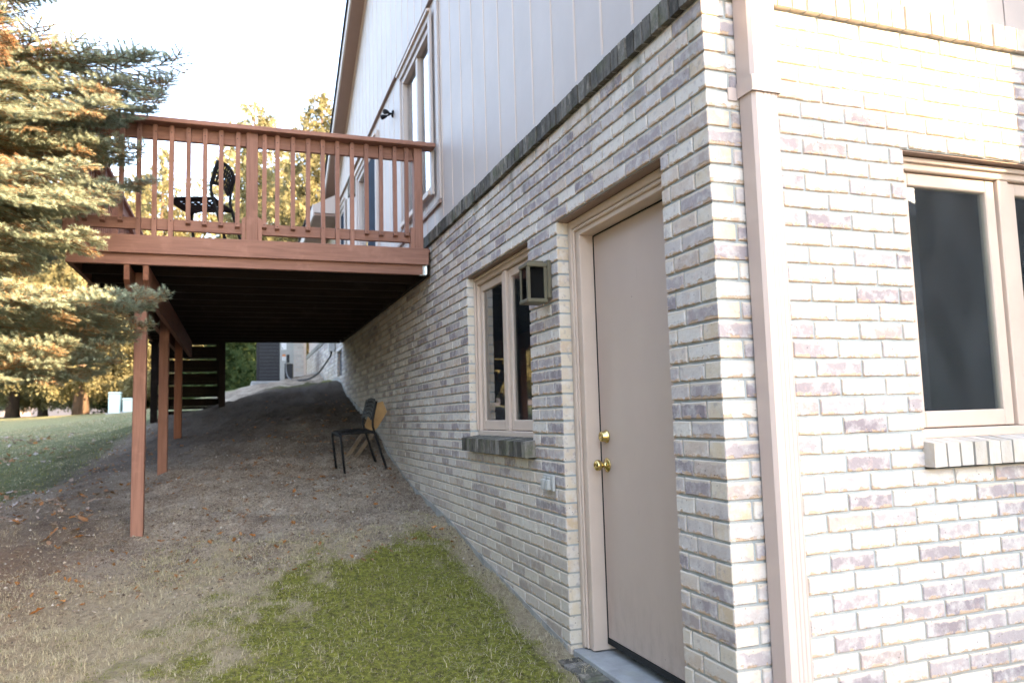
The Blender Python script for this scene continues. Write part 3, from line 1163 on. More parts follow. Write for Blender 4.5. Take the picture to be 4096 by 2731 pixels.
SID_OPEN = [(4.12, 5.36, 3.08, 4.60), (6.93, 8.46, 2.52, 4.50), (9.84, 10.50, 3.35, 4.52)]   # window, sliding door, far window
siding = bxp('siding', 'siding_paint', house, XS + .020, XS + .028, .13, 4.11, BT + .10, BAND)
siding['label'] = 'pale beige vertical siding of the side wall'


def siding_segment(y0, y1, z0, ztop0, ztop1, x):
    """one board, top may be cut along the rake"""
    g = .006
    V = [(x, y0 + g, z0), (x, y1 - g, z0), (x, y1 - g, ztop1), (x, y0 + g, ztop0),
         (x + .004, y0 + .001, z0), (x + .004, y1 - .001, z0), (x + .004, y1 - .001, ztop1), (x + .004, y0 + .001, ztop0),
         (x + .018, y0 + .001, z0), (x + .018, y1 - .001, z0), (x + .018, y1 - .001, ztop1), (x + .018, y0 + .001, ztop0)]
    f = [(0, 3, 2, 1), (0, 4, 7, 3), (1, 2, 6, 5), (0, 1, 5, 4), (3, 7, 6, 2), (4, 8, 11, 7), (5, 6, 10, 9), (4, 5, 9, 8), (7, 11, 10, 6), (8, 9, 10, 11)]
    part('siding_board', mesh_from('siding_board', V, f, 'siding_paint'), siding)


ys_ = [.064]
g = GR0 - 2 * GRS
while g < YEND:
    if g > .1:
        ys_.append(g)
    g += GRS
ys_.append(YEND)
for a, b in zip(ys_[:-1], ys_[1:]):
    # lower storey, split by openings
    segs = [(a, b, BT + .105, BAND)]
    for (o0, o1, p0, p1) in SID_OPEN:
        new = []
        for (sa, sb, za, zb) in segs:
            if sb <= o0 or sa >= o1:
                new.append((sa, sb, za, zb))
                continue
            if sa < o0:
                new.append((sa, o0, za, zb))
            if sb > o1:
                new.append((o1, sb, za, zb))
            ma, mb_ = max(sa, o0), min(sb, o1)
            if p0 - za > .05:
                new.append((ma, mb_, za, p0))
            if zb - p1 > .03:
                new.append((ma, mb_, p1, zb))
        segs = new
    for (sa, sb, za, zb) in segs:
        if sb - sa > .01:
            siding_segment(sa, sb, za, zb, zb, XS)
    if a > .1:
        zb0 = [(BT + .105, BAND - .03)]
        for (o0, o1, p0, p1) in SID_OPEN:
            if o0 - .09 < a < o1 + .09:
                zb0 = [(BT + .105, p0 - .07), (p1 + .1, BAND - .03)]
        for (p0, p1) in zb0:
            if p1 - p0 > .08:
                bxp('batten', 'batten_paint', siding, XS - .003, XS + .004, a - .009, a + .009, p0, p1)
        if a < 10.9:
            bxp('batten', 'batten_paint', siding, XSU - .003, XSU + .004, a - .009, a + .009, BAND - .014, min(rake(a), 7.6) - .03)
    if b < 10.95:
        siding_segment(a, b, BAND - .015, min(rake(a), 7.6) - .01, min(rake(b), 7.6) - .01, XSU)
# flashing and trims
bxp('siding_backing', 'siding_paint', siding, XS + .0205, XS + .0285, 8.47, YEND, BT + .10, BAND)
bxp('siding_backing', 'siding_paint', siding, XS + .0205, XS + .0285, 5.37, 6.92, BT + .10, BAND)
mbz = MB()
mbz.prism([(.13, BAND), (10.95, BAND), (10.95, rake(10.95) - .03), (5.4, rake(5.4) - .05), (.13, rake(.13) - .03)], 0, XSU + .019, XSU + .026)
mbz.part('siding_backing', 'siding_paint', siding)
bxp('band_flashing', 'soffit_paint', house, XSU - .012, XS + .018, .06, 10.9, BAND - .028, BAND - .016)
bxp('corner_trim', 'siding_paint', house, XS - .020, XS - .001, 3.86, 3.95, 2.93, BAND - .030, bev=.003)
bxp('corner_trim', 'siding_paint', house, .042, .0615, .030, .115, BT + .125, 6.0, bev=.003)
bxp('skirt_trim', 'soffit_paint', house, XS - .024, XS - .001, 3.86, 6.9, 2.895, 2.925, bev=.003)
bxp('siding_base', 'siding_paint', house, XS - .006, XS - .0005, .125, 3.85, BT + .112, BT + .20)


def siding_window(y0, y1, z0, z1, label, mull=None, dark=False):
    mb = MB()
    t = .055
    x0, x1 = XS - .016, XS + .09
    mb.box(x0, x1, y0, y0 + t, z0, z1, .003)
    mb.box(x0, x1, y1 - t, y1, z0, z1, .003)
    mb.box(x0, x1, y0 + t, y1 - t, z1 - t, z1, .003)
    mb.box(x0, x1, y0 + t, y1 - t, z0, z0 + t, .003)
    wo = mb.part('window', 'fascia_paint', house)
    wo['label'] = label
    mb = MB()
    mb.box(x0 - .022, x0 - .001, y0 - .075, y0 - .002, z0 - .06, z1 + .09, .003)
    mb.box(x0 - .022, x0 - .001, y1 + .002, y1 + .075, z0 - .06, z1 + .09, .003)
    mb.box(x0 - .022, x0 - .001, y0 - .001, y1 + .001, z1 + .002, z1 + .09, .003)
    mb.part('casing', 'siding_paint', wo)
    bxp('drip_cap', 'trim_paint', wo, x0 - .045, x0 - .023, y0 - .08, y1 + .08, z1 + .06, z1 + .085)
    bxp('sill', 'trim_paint', wo, x0 - .04, x0 - .001, y0 + .001, y1 - .001, z0 - .045, z0 - .003, bev=.003)
    ds = [y0 + t] + ([mull] if mull else []) + [y1 - t]
    for i, (a, b) in enumerate(zip(ds[:-1], ds[1:])):
        e0 = .0 if i == 0 else .035
        e1 = .0 if i == len(ds) - 2 else .035
        bxp('pane', 'window_glass', wo, x1 - .06, x1 - .054, a + e0 - .003, b - e1 + .003, z0 + t - .003, z1 - t + .003)
    if mull:
        bxp('mullion', 'fascia_paint', wo, x0 + .012, x1, mull - .034, mull + .034, z0 + t + .001, z1 - t - .001, bev=.003)
    return wo


siding_window(4.12, 5.36, 3.08, 4.60, 'tall two-light upper window above the deck', 4.72)
sl_ = siding_window(6.93, 8.46, 2.52, 4.50, 'sliding glass door onto the deck', 7.70)
bxp('insect_screen', 'insect_screen', sl_, XS - .010, XS - .006, 6.99, 7.664, 2.58, 4.44)
fw_ = siding_window(9.84, 10.50, 3.35, 4.52, 'narrow far window behind the deck railing')
bxp('insect_screen', 'insect_screen', fw_, XS - .010, XS - .006, 9.90, 10.44, 3.41, 4.46)
bxp('downpipe_trim', 'fascia_paint', house, XS - .03, XS - .001, 6.82, 6.88, 2.93, 4.62)

# front wall siding above the rowlock
fs = bxp('siding', 'siding_paint', house, .12, 2.21, XS + .020, XS + .028, BT + .10, 5.4)
fs['label'] = 'sunlit siding above the front wall'
x = .12
while x < 2.21:
    V = [(x + .006, XS, BT + .105), (min(x + GRS, 2.205) - .006, XS, BT + .105), (min(x + GRS, 2.205) - .006, XS, 5.4), (x + .006, XS, 5.4)]
    bxp('siding_board', 'siding_paint', fs, x + .004, min(x + GRS, 2.205) - .004, XS, XS + .0195, BT + .105, 5.4, bev=.002)
    x += GRS

# rooms behind the glass: a dark inner shell set back from the walls
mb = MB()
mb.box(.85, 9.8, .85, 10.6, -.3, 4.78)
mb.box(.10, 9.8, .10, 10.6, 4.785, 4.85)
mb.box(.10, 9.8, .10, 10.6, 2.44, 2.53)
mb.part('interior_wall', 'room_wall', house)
bxp('end_wall', 'siding_paint', house, .04, 9.9, 10.75, 10.9, 2.7, 4.9)
bxp('back_wall', 'siding_paint', house, 9.85, 9.95, .1, 10.7, -.4, 5.1)

# roof: slabs following the rake, with soffit, fascia and shingle edge
RX = -.150
ridge_y, ridge_z = 5.4, rake(5.4)
low_y, low_z = 10.95, rake(10.95)
mb = MB()
mb.prism([(low_y, low_z + .03), (ridge_y, ridge_z + .03), (ridge_y, ridge_z + .15), (low_y, low_z + .15)], 0, RX + .03, 10.2)
roof = mb.part('roof', 'shingle', house)
mb = MB()
mb.prism([(-.15, rake(-.15) + .03), (-.15, rake(-.15) + .15), (ridge_y - .001, ridge_z + .15), (ridge_y - .001, ridge_z + .03)], 0, RX + .03, 10.2)
mb.part('roof_slope', 'shingle', roof)
mb = MB()
mb.prism([(low_y, low_z), (ridge_y, ridge_z), (ridge_y, ridge_z + .028), (low_y, low_z + .028)], 0, RX + .002, XSU - .001)
mb.part('soffit', 'soffit_paint', roof)
mb = MB()
mb.prism([(low_y, low_z - .012), (ridge_y, ridge_z - .012), (ridge_y, ridge_z + .135), (low_y, low_z + .135)], 0, RX - .022, RX)
mb.part('fascia', 'fascia_paint', roof)
mb = MB()
mb.prism([(low_y + .03, low_z + .137), (ridge_y, ridge_z + .155), (ridge_y, ridge_z + .175), (low_y + .03, low_z + .16)], 0, RX - .05, 10.2)
mb.part('shingle_edge', 'shingle', roof)
mb = MB()
mb.prism([(low_y, low_z - .03), (ridge_y, ridge_z - .03), (ridge_y, ridge_z - .002), (low_y, low_z - .002)], 0, XSU - .024, XSU - .0015)
mb.part('frieze_trim', 'trim_paint', roof)
# lower eave of the far section, and its projecting brick bay
eave = bxp('eave', 'soffit_paint', house, -.36, .06, 10.62, 17.2, 4.52, 4.56)
bxp('fascia', 'fascia_paint', eave, -.385, -.361, 10.60, 17.2, 4.50, 4.70, bev=.003)
mb = MB()
mb.prism([(4.565, -.36), (4.70, -.36), (4.92, .055), (4.565, .055)], 1, 10.60, 10.625)
mb.part('eave_end', 'fascia_paint', eave)
mb = MB()
mb.prism([(4.71, -.42), (4.74, -.42), (6.4, 3.2), (6.36, 3.2)], 1, 10.92, 17.2)
mb.part('eave_roof', 'shingle', eave)
bay = bxp('bay_wall', 'far_wall', house, -.92, -.005, YEND, YEND + 2.0, .8, 4.52)
bxp('bay_corner', 'trim_paint', bay, -.06, -.0045, YEND - .02, YEND - .001, 1.6, 4.5)
z = 1.9
while z < 4.4:
    x = -.915 + (0 if int(round(z / CH)) % 2 else -.1)
    while x < -.075:
        a, b = max(x, -.915), min(x + .194, -.068)
        if b - a > .03:
            bxp('brick', 'rowlock_clean', bay, a, b, YEND - .008, YEND - .001, z, z + .0577)
        x += BL
    z += CH
# projecting wing at the right, outside the frame (its edge casts the upright shadow on the front wall)
wing = bxp('wing_wall', 'neighbour_brick', house, 2.22, 6.5, -.963, .35, -.5, 5.2)
bxp('wing_roof', 'shingle', wing, 2.10, 6.6, -1.08, .4, 5.21, 5.4)

# ------------------------------------------------------------------ things fixed to the walls
ds_ = thing('downspout', 'beige ribbed metal downspout on the brick corner', 'downspout', (.19, -.05, -.3))


def spout_section(x0, x1, y0, y1, z0, z1):
    # ribbed front: corrugated outline, extruded upwards
    pts = []
    n = 4
    pts += [(x0, y1), (x0, y0 + .012), (x0 + .012, y0)]
    wv = (x1 - x0 - .03) / n
    xx = x0 + .036
    for i in range(4):
        pts += [(xx, y0), (xx + .003, y0 + .0022), (xx + .007, y0 + .0022), (xx + .010, y0)]
        xx += .0165
    pts += [(x1 - .006, y0), (x1, y0 + .010), (x1, y1)]
    mb = MB()
    mb.prism(pts[::-1], 2, z0, z1)
    return mb


spout_section(.132, .236, -.085, -.008, -.35, 2.238).part('pipe', 'gutter_paint', ds_)
spout_section(.128, .240, -.090, -.004, 2.24, 4.9).part('pipe', 'gutter_paint', ds_)
mb = MB()
mb.box(.126, .242, -.0935, -.0905, 2.205, 2.26)
mb.box(.1235, .1275, -.092, -.003, 2.205, 2.26)
mb.box(.2405, .2445, -.092, -.003, 2.205, 2.26)
mb.box(.088, .123, -.0065, -.0025, 2.198, 2.245)
mb.part('strap', 'gutter_paint', ds_)

lan = thing('wall_lantern', 'olive bronze box lantern with smoked glass on the brick pier', 'lantern', (0, 1.48, 1.68))
bxp('back_plate', 'lantern_bronze', lan, -.026, -.003, 1.425, 1.555, 1.715, 1.915, bev=.003)
lx0, lx1, ly0, ly1, lz0, lz1 = -.136, -.0265, 1.430, 1.545, 1.692, 1.898
mb = MB()
fw = .017
for xa in (lx0, lx1 - fw):
    for ya in (ly0, ly1 - fw):
        mb.box(xa, xa + fw, ya, ya + fw, lz0 + .02, lz1 - .02, .002)
mb.box(lx0 - .004, lx1, ly0 - .004, ly1 + .004, lz1 - .021, lz1, .004)
mb.box(lx0 - .004, lx1, ly0 - .004, ly1 + .004, lz0, lz0 + .021, .004)
mb.part('frame', 'lantern_bronze', lan)
mb = MB()
mb.prism([(lx0 + .02, ly0 + .02), (lx1 - .01, ly0 + .02), (lx1 - .01, ly1 - .02), (lx0 + .02, ly1 - .02)], 2, lz1 + .0005, lz1 + .014)
mb.part('cap', 'lantern_bronze', lan)
bxp('pane', 'lantern_glass', lan, lx0 + fw, lx1 - fw, ly0 + .006, ly0 + .009, lz0 + .022, lz1 - .022)
bxp('pane', 'lantern_glass', lan, lx0 + fw, lx1 - fw, ly1 - .009, ly1 - .006, lz0 + .022, lz1 - .022)
bxp('pane', 'lantern_glass', lan, lx0 + .006, lx0 + .009, ly0 + fw, ly1 - fw, lz0 + .022, lz1 - .022)
mb = MB()
mb.lathe([(0, .014), (.03, .014), (.032, .02), (.055, .028), (.08, .024), (.09, .01)], (-.09, 1.485, lz0 + .022), (0, 0, 1), 14)
mb.part('bulb', 'curtain_white', lan, True)

out = thing('outlet_box', 'grey metal weatherproof outlet with two hinged lids low on the brick', 'outlet', (0, 1.53, .73))
bxp('cover_plate', 'steel_grey', out, -.018, -.003, 1.462, 1.596, .728, .808, bev=.003)
for yy in (1.485, 1.545):
    lid = bxp('lid', 'steel_grey', out, -.040, -.0185, yy, yy + .036, .732, .785, bev=.004)
    bxp('hinge', 'steel_grey', lid, -.030, -.0186, yy + .006, yy + .03, .786, .798, bev=.002)

fl = thing('flood_light', 'small black twin-head flood light on the siding', 'flood light', (XS, 6.1, 4.44))
mb = MB().lathe([(0, .04), (.015, .04), (.022, .02)], (XS, 5.90, 4.46), (-1, 0, 0), 16)
mb.part('base', 'black_metal', fl, True)
for dy, dz in ((-.09, .03), (.10, .05)):
    mb = MB()
    p0 = Vector((XS - .03, 5.90, 4.46))
    p1 = p0 + Vector((-.025, dy * .35, -.01))
    mb.tube([p0, p1], .012, 8)
    d = Vector((-.55, dy * 5, dz * 6 - .35)).normalized()
    mb.lathe([(-.02, .010), (0, .018), (.025, .026), (.05, .029), (.052, .022)], p1 + Vector((-.02, dy * .3, .0)), d, 14)
    mb.part('lamp_head', 'black_metal', fl, True)

sl = thing('wall_sconce', 'small dark box sconce beside the sliding door behind the railing', 'wall light', (XS, 8.8, 4.35))
bxp('back_plate', 'lantern_bronze', sl, XS - .02, XS - .0005, 8.70, 8.86, 4.36, 4.62)
mb = MB()
for xa in (-.085, -.02):
    for ya in (8.70, 8.845):
        mb.box(XS + xa - .02, XS + xa - .005, ya, ya + .015, 4.37, 4.60)
mb.box(XS - .107, XS - .021, 8.695, 8.865, 4.601, 4.625)
mb.box(XS - .107, XS - .021, 8.695, 8.865, 4.345, 4.369)
mb.part('frame', 'lantern_bronze', sl)
bxp('pane', 'lantern_glass', sl, XS - .10, XS - .026, 8.707, 8.711, 4.37, 4.60)

# ------------------------------------------------------------------ deck
DZ = 2.53
deck = thing('wooden_deck', 'raised red-brown stained timber deck with baluster railing against the house', 'deck', (-1.3, 6.9, .2))
XL = -2.715
YF, YB = 3.985, 9.85
rimb = bxp('fascia_board', 'deck_x', deck, XL - .02, -.030, YF, YF + .036, 2.392, DZ, bev=.003)
bxp('rim_joist', 'deck_x', deck, XL, -.075, YF + .037, YF + .075, 2.312, 2.503, bev=.003)
bxp('rim_joist', 'beam_y', deck, XL, XL + .038, YF + .076, YB, 2.312, 2.503, bev=.003)
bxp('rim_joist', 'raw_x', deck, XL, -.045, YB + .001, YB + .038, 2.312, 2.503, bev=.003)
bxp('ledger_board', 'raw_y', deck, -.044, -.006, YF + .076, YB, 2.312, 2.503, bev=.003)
bxp('fascia_board', 'deck_y', deck, XL - .038, XL - .001, YF + .038, YB, 2.392, DZ - .001, bev=.003)
hg = MB()
hg.box(-.076, -.0455, YF + .040, YF + .043, 2.315, 2.39)
hg.box(-.0485, -.0455, YF + .01, YF + .039, 2.315, 2.39)
hg.box(-.10, -.046, YF + .03, YF + .074, 2.308, 2.311)
hg.part('joist_hanger', 'galvanised', deck)
n = 14
for i in range(1, n):
    yy = YF + .06 + (YB - YF - .06) * i / n
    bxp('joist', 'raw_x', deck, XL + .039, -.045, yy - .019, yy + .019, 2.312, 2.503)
x = XL - .038
while x < -.02:
    bxp('deck_board', 'deck_y', deck, x, min(x + .138, -.008), YF + .037, YB + .04, 2.504, DZ - .0005, bev=.002)
    x += .1435
BX = -2.25
for sgn in (-1, 1):
    xa = BX + sgn * .0645
    mb = MB()
    mb.prism([(YF + .05, 2.311), (YF + .05, 2.20), (YF + .24, 2.085), (YB - .1, 2.085), (YB - .1, 2.311)][::-1], 0, xa - .019, xa + .019)
    mb.part('beam', 'beam_y', deck)
for yy in (4.35, 6.36, 8.37):
    zz = gz(BX, yy)
    bxp('post', 'deck_z' if yy < 7 else 'beam_z', deck, BX - .0445, BX + .0445, yy, yy + .089, zz - .25, 2.311, bev=.004)
# front railing
CAPT = 3.437
bxp('rail_cap', 'deck_x', deck, XL - .10, .036, 3.945, 4.085, CAPT - .037, CAPT, bev=.004)
RY = YF + .062
bxp('top_rail', 'deck_x', deck, XL + .06, -.142, RY, RY + .038, 3.295, CAPT - .038, bev=.003)
bxp('bottom_rail', 'deck_x', deck, XL + .06, -1.49, RY, RY + .038, 2.588, 2.675, bev=.003)
bxp('bottom_rail', 'deck_x', deck, -1.385, -.142, RY, RY + .038, 2.588, 2.675, bev=.003)
BAL = [(-2.60, 0), (-2.482, 0), (-2.363, 0), (-2.242, 1), (-2.134, 1), (-2.02, 1), (-1.899, 0), (-1.782, 0), (-1.664, 0), (-1.544, 0), (-1.345, 0), (-1.247, 0), (-1.127, 0),
       (-1.01, 0), (-.891, 1), (-.776, 1), (-.659, 1), (-.539, 0), (-.421, 0), (-.303, 0), (-.206, 0)]
for (bx_, lng) in BAL:
    zb = DZ + .001 if lng else 2.628 + rng.uniform(-.006, .006)
    hw = .0165
    mb = MB()
    zt = CAPT - .040
    tilt = rng.uniform(-.004, .004)
    V = []
    for (z_, dx) in ((zb, 0), (zt, tilt)):
        for sx, sy in ((-1, 0), (1, 0), (1, 1), (-1, 1)):
            V.append((bx_ + dx + sx * hw, RY - .036 + sy * .0345, z_ + (0 if lng or sy == 1 or z_ == zt else .012)))
    mb.add(V, [(3, 2, 1, 0), (4, 5, 6, 7), (0, 1, 5, 4), (1, 2, 6, 5), (2, 3, 7, 6), (3, 0, 4, 7)])
    bal = mb.part('baluster', 'deck_z', deck)
    sc_ = MB()
    for z_ in (3.345 + rng.uniform(-.01, .01), 2.645 + rng.uniform(-.006, .006)):
        sc_.lathe([(0, .0042), (.0012, .0042)], (bx_ + rng.uniform(-.005, .005), RY - .036 + .0005, z_ if z_ > 3 else z_ + .012), (0, -1, 0), 8)
    sc_.part('screw', 'gasket', bal)
for px_, wd in ((-1.437, .044), (-.104, .036), (XL + .02, .044)):
    bxp('rail_post', 'deck_z', deck, px_ - wd, px_ + wd, RY - .038, RY + .05, DZ + .001, CAPT - .0385, bev=.004)
# blocks with bevelled tops flanking the middle post
for sgn in (-1, 1):
    xa = -1.437 + sgn * .0455
    xb = xa + sgn * .030
    mb = MB()
    mb.prism([(xa, DZ + .001), (xb, DZ + .001), (xb, 2.70), (xa, 2.725)] if sgn > 0 else [(xb, DZ + .001), (xa, DZ + .001), (xa, 2.725), (xb, 2.70)], 1, RY - .030, RY + .045)
    # prism along y expects (z, x) order
    mb.V = [(v[2], v[1], v[0]) for v in mb.V]
    mb.part('post_block', 'deck_z', deck)
bxp('post_block', 'deck_z', deck, -.176, -.142, RY - .030, RY + .045, DZ + .001, 2.71)
# left side railing
SX = XL + .02
bxp('rail_cap', 'deck_y', deck, SX - .07, SX + .07, 4.086, YB, CAPT - .037, CAPT, bev=.004)
bxp('top_rail', 'deck_y', deck, SX + .0, SX + .038, 4.13, YB, 3.295, CAPT - .038)
bxp('bottom_rail', 'deck_y', deck, SX + .0, SX + .038, 4.13, YB, 2.588, 2.675)
yy = 4.22
while yy < YB - .1:
    bxp('baluster', 'deck_z', deck, SX - .036, SX - .001, yy, yy + .033, 2.62, CAPT - .04)
    yy += .12
for yy in (6.0, 7.9, YB - .09):
    bxp('rail_post', 'deck_z', deck, SX - .038, SX + .05, yy, yy + .088, DZ + .001, CAPT - .0385)
# stairs going down from the far edge
st = MB()
sx0, sx1 = -2.66, -1.80
for xa in (sx0, sx1 - .04):
    st.prism([(YB + .04, 2.30), (YB + .04, 2.06), (11.55, 1.06), (11.75, 1.06), (11.75, 1.2)][::-1], 0, xa, xa + .04)
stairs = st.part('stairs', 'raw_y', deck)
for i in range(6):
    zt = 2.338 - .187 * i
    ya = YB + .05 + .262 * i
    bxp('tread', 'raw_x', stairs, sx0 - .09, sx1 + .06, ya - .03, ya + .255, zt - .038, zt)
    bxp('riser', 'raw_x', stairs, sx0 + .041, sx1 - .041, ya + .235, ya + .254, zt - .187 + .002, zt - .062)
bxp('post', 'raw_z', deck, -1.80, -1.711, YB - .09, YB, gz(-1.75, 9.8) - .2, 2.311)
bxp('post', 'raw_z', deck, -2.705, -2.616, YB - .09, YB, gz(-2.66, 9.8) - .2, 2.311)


# ------------------------------------------------------------------ chairs
def perforated(nu, nv, pt, rim=1):
    """sheet with square holes; pt(u,v) in 0..1 -> point"""
    us, vs = [0.0], [0.0]

    def ticks(n, edge):
        t = [0., edge]
        wdt = (1 - 2 * edge) / n
        for i in range(n):
            t += [edge + wdt * (i + .2), edge + wdt * (i + .8), edge + wdt * (i + 1)]
        t.append(1.)
        return t
    us, vs = ticks(nu, .10), ticks(nv, .10)
    V = [pt(u, v) for v in vs for u in us]
    W = len(us)
    Fc = []
    for jv in range(len(vs) - 1):
        for iu in range(len(us) - 1):
            holeu = iu >= 1 and iu < len(us) - 2 and (iu - 1) % 3 == 1
            holev = jv >= 1 and jv < len(vs) - 2 and (jv - 1) % 3 == 1
            if holeu and holev:
                continue
            a = jv * W + iu
            Fc.append((a, a + 1, a + W + 1, a + W))
    return V, Fc


def make_chair(name, label, loc, rot, scale, pitch=(0, 0)):
    """local: the sitter looks along -x, seat 0.45 m high"""
    t = thing(name, label, 'chair', loc, 'black perforated chairs', world=False)
    t.rotation_euler = (pitch[0], pitch[1], rot)
    t.scale = (scale,) * 3
    ws, hs = .21, .45

    def seat(u, v):
        x = -.21 + .36 * u
        z = hs - .02 * math.sin(math.pi * u) - (max(0, .16 - u) / .16) ** 2 * .035
        return (x, (v - .5) * 2 * (ws - .015), z - .01 * math.cos((v - .5) * 3))

    def back(u, v):
        ang = (u - .5) * 2
        y = ang * ws * .95
        x = .105 + .03 * math.cos(ang * 1.3) + v * .055
        topdip = 1 - .16 * abs(ang) ** 3
        return (x, y, .575 + v * .205 * topdip + .012 * (1 - v) * math.cos(ang * 3))
    for nm, fn, nu, nv in (('seat', seat, 6, 6), ('backrest', back, 7, 4)):
        V, Fc = perforated(nu, nv, fn)
        o = part(nm, mesh_from(nm, V, Fc, 'black_metal', False), t)
        md = o.modifiers.new('thick', 'SOLIDIFY')
        md.thickness = .009
        md.offset = 0
    for sg in (-1, 1):
        y = sg * ws
        MB().tube([(-.172, y, 0), (-.192, y, .22), (-.208, y, .40), (-.19, y * .985, .437), (-.12, y * .97, .445), (.10, y * .97, .437), (.145, y, .43)], .0125, 8).part('leg', 'black_metal', t, True)
        MB().tube([(.275, y, 0), (.208, y, .22), (.150, y, .42), (.128, y, .50), (.130, y, .57), (.158, y * .98, .68), (.178, y * .94, .755)], .0125, 8).part('leg', 'black_metal', t, True)
    # apron lip at the front of the seat
    MB().tube([(-.205, -ws, .405), (-.212, -ws * .8, .43), (-.215, 0, .435), (-.212, ws * .8, .43), (-.205, ws, .405)], .012, 8).part('front_rail', 'black_metal', t, True)
    return t


make_chair('perforated_chair', 'black perforated metal chair standing on the deck behind the railing', (-1.80, 4.66, DZ), R(-20), 1.0)
make_chair('perforated_chair', 'small black chair on bare soil against the brick wall under the deck', (-.40, 5.66, .585), R(5), .95, (R(3.5), R(-2)))

# wooden board and planks leaning behind the lower chair
V = []
for th in (0, .028):
    for (a, b) in ((-.268, 1.04), (-.19, .97), (-.115, 1.03), (-.006, 1.195), (-.05, 1.31), (-.16, 1.28)):
        V.append((a, 6.08 + (a + .13) * .3 + th + (b - 1.1) * .12, b))
f = [tuple(range(5, -1, -1)), tuple(range(6, 12))] + [(i, (i + 1) % 6, 6 + (i + 1) % 6, 6 + i) for i in range(6)]
o = obj('wooden_board', mesh_from('wooden_board', V, f, 'panel_wood'))
tag(o, 'tan six-sided wooden board leaning on the brick behind the lower chair', 'board')
for (a, b, lab) in (((-.46, 6.12, .70), (-.24, 6.16, 1.0), 'short pale plank slanting behind the lower chair legs'), ((-.41, 6.05, .66), (-.15, 6.10, .99), 'weathered grey plank propped at a slant under the lower chair')):
    a, b = Vector(a), Vector(b)
    d = (b - a).normalized()
    s = d.cross(Vector((0, 0, 1))).normalized() * .012
    u = s.cross(d).normalized() * .02
    V = [p + i * s + j * u for p in (a, b) for i, j in ((-1, -1), (1, -1), (1, 1), (-1, 1))]
    o = obj('wood_plank', mesh_from('wood_plank', V, [(0, 1, 2, 3), (7, 6, 5, 4), (0, 4, 5, 1), (1, 5, 6, 2), (2, 6, 7, 3), (3, 7, 4, 0)], 'plank_grey'))
    tag(o, lab, 'plank', 'planks behind the lower chair')

# ------------------------------------------------------------------ air conditioner, conduit, boxes
AZ = 1.90
ac = thing('air_conditioner', 'dark grilled outdoor air conditioner with grey service panel beyond the deck', 'air conditioner', (-.85, 13.9, AZ))
ax0, ax1, ay0, ay1 = -1.19, -.50, 13.55, 14.25
bxp('coil', 'ac_dark', ac, ax0 + .02, ax1 - .02, ay0 + .02, ay1 - .02, AZ + .03, AZ + .88)
mb = MB()
for (xa, ya) in ((ax0, ay0), (ax0, ay1 - .04), (ax1 - .04, ay1 - .04)):
    mb.box(xa, xa + .04, ya, ya + .04, AZ + .02, AZ + .90)
mb.part('corner_post', 'ac_dark', ac)
for i in range(12):
    zz = AZ + .07 + i * .068
    bxp('grille_bar', 'steel_dark', ac, ax0 + .041, -.765, ay0 + .006, ay0 + .012, zz, zz + .012)
for i in range(16):
    xx = ax0 + .05 + i * .0235
    bxp('grille_bar', 'steel_dark', ac, xx, xx + .005, ay0 + .0125, ay0 + .0175, AZ + .05, AZ + .88)
pn = bxp('service_panel', 'ac_grey', ac, -.76, ax1, ay0 - .004, ay0 + .05, AZ + .36, AZ + .90, bev=.004)
bxp('service_panel', 'ac_grey', ac, -.76, -.672, ay0 - .003, ay0 + .05, AZ + .02, AZ + .359, bev=.004)
bxp('panel_recess', 'lantern_bronze', ac, -.671, ax1, ay0 + .06, ay0 + .07, AZ + .02, AZ + .358)
bxp('sticker', 'label_white', pn, -.735, -.635, ay0 - .0065, ay0 - .0045, AZ + .64, AZ + .80)
bxp('sticker', 'label_ink', pn, -.725, -.705, ay0 - .0085, ay0 - .0068, AZ + .655, AZ + .675)
bxp('sticker', 'label_orange', pn, -.715, -.655, ay0 - .0065, ay0 - .0045, AZ + .505, AZ + .545)
bxp('sticker', 'label_white', pn, -.715, -.655, ay0 - .0065, ay0 - .0045, AZ + .425, AZ + .503)
bxp('sticker', 'label_ink', pn, -.69, -.68, ay0 - .0085, ay0 - .0068, AZ + .435, AZ + .495)
bxp('access_cover', 'ac_dark', pn, -.635, -.58, ay0 - .018, ay0 - .005, AZ + .38, AZ + .54)
bxp('top_cover', 'ac_dark', ac, ax0 - .01, ax1 + .01, ay0 - .01, ay1 + .01, AZ + .901, AZ + .94, bev=.01)
pad = obj('concrete_pad', MB().box(-1.30, -.38, 13.36, 14.5, AZ - .16, AZ + .012, .012).me('concrete_pad', 'concrete'))
tag(pad, 'grey concrete pad under the outdoor air conditioner', 'concrete pad')
bx2 = obj('disconnect_box', MB().box(-.11, -.008, 10.82, 10.96, 2.27, 2.62, .006).me('disconnect_box', 'steel_grey'))
tag(bx2, 'small grey electrical box on the far brick wall just below the deck', 'electrical box')
pts = [(-.06, 10.88, 2.275), (-.07, 10.95, 2.20), (-.10, 11.3, 2.12), (-.16, 12.0, 1.99), (-.28, 12.6, 1.905), (-.42, 13.0, 1.90), (-.52, 13.2, 1.905), (-.60, 13.4, 1.97), (-.64, 13.52, 2.10), (-.645, 13.555, 2.30)]


def smooth_path(p, n=6):
    p = [Vector(q) for q in p]
    o_ = []
    for i in range(len(p) - 1):
        a, b, c, d = p[max(i - 1, 0)], p[i], p[i + 1], p[min(i + 2, len(p) - 1)]
        for k in range(n):
            t = k / n
            o_.append(.5 * ((2 * b) + (c - a) * t + (2 * a - 5 * b + 4 * c - d) * t * t + (3 * b - a - 3 * c + d) * t ** 3))
    o_.append(p[-1])
    return o_


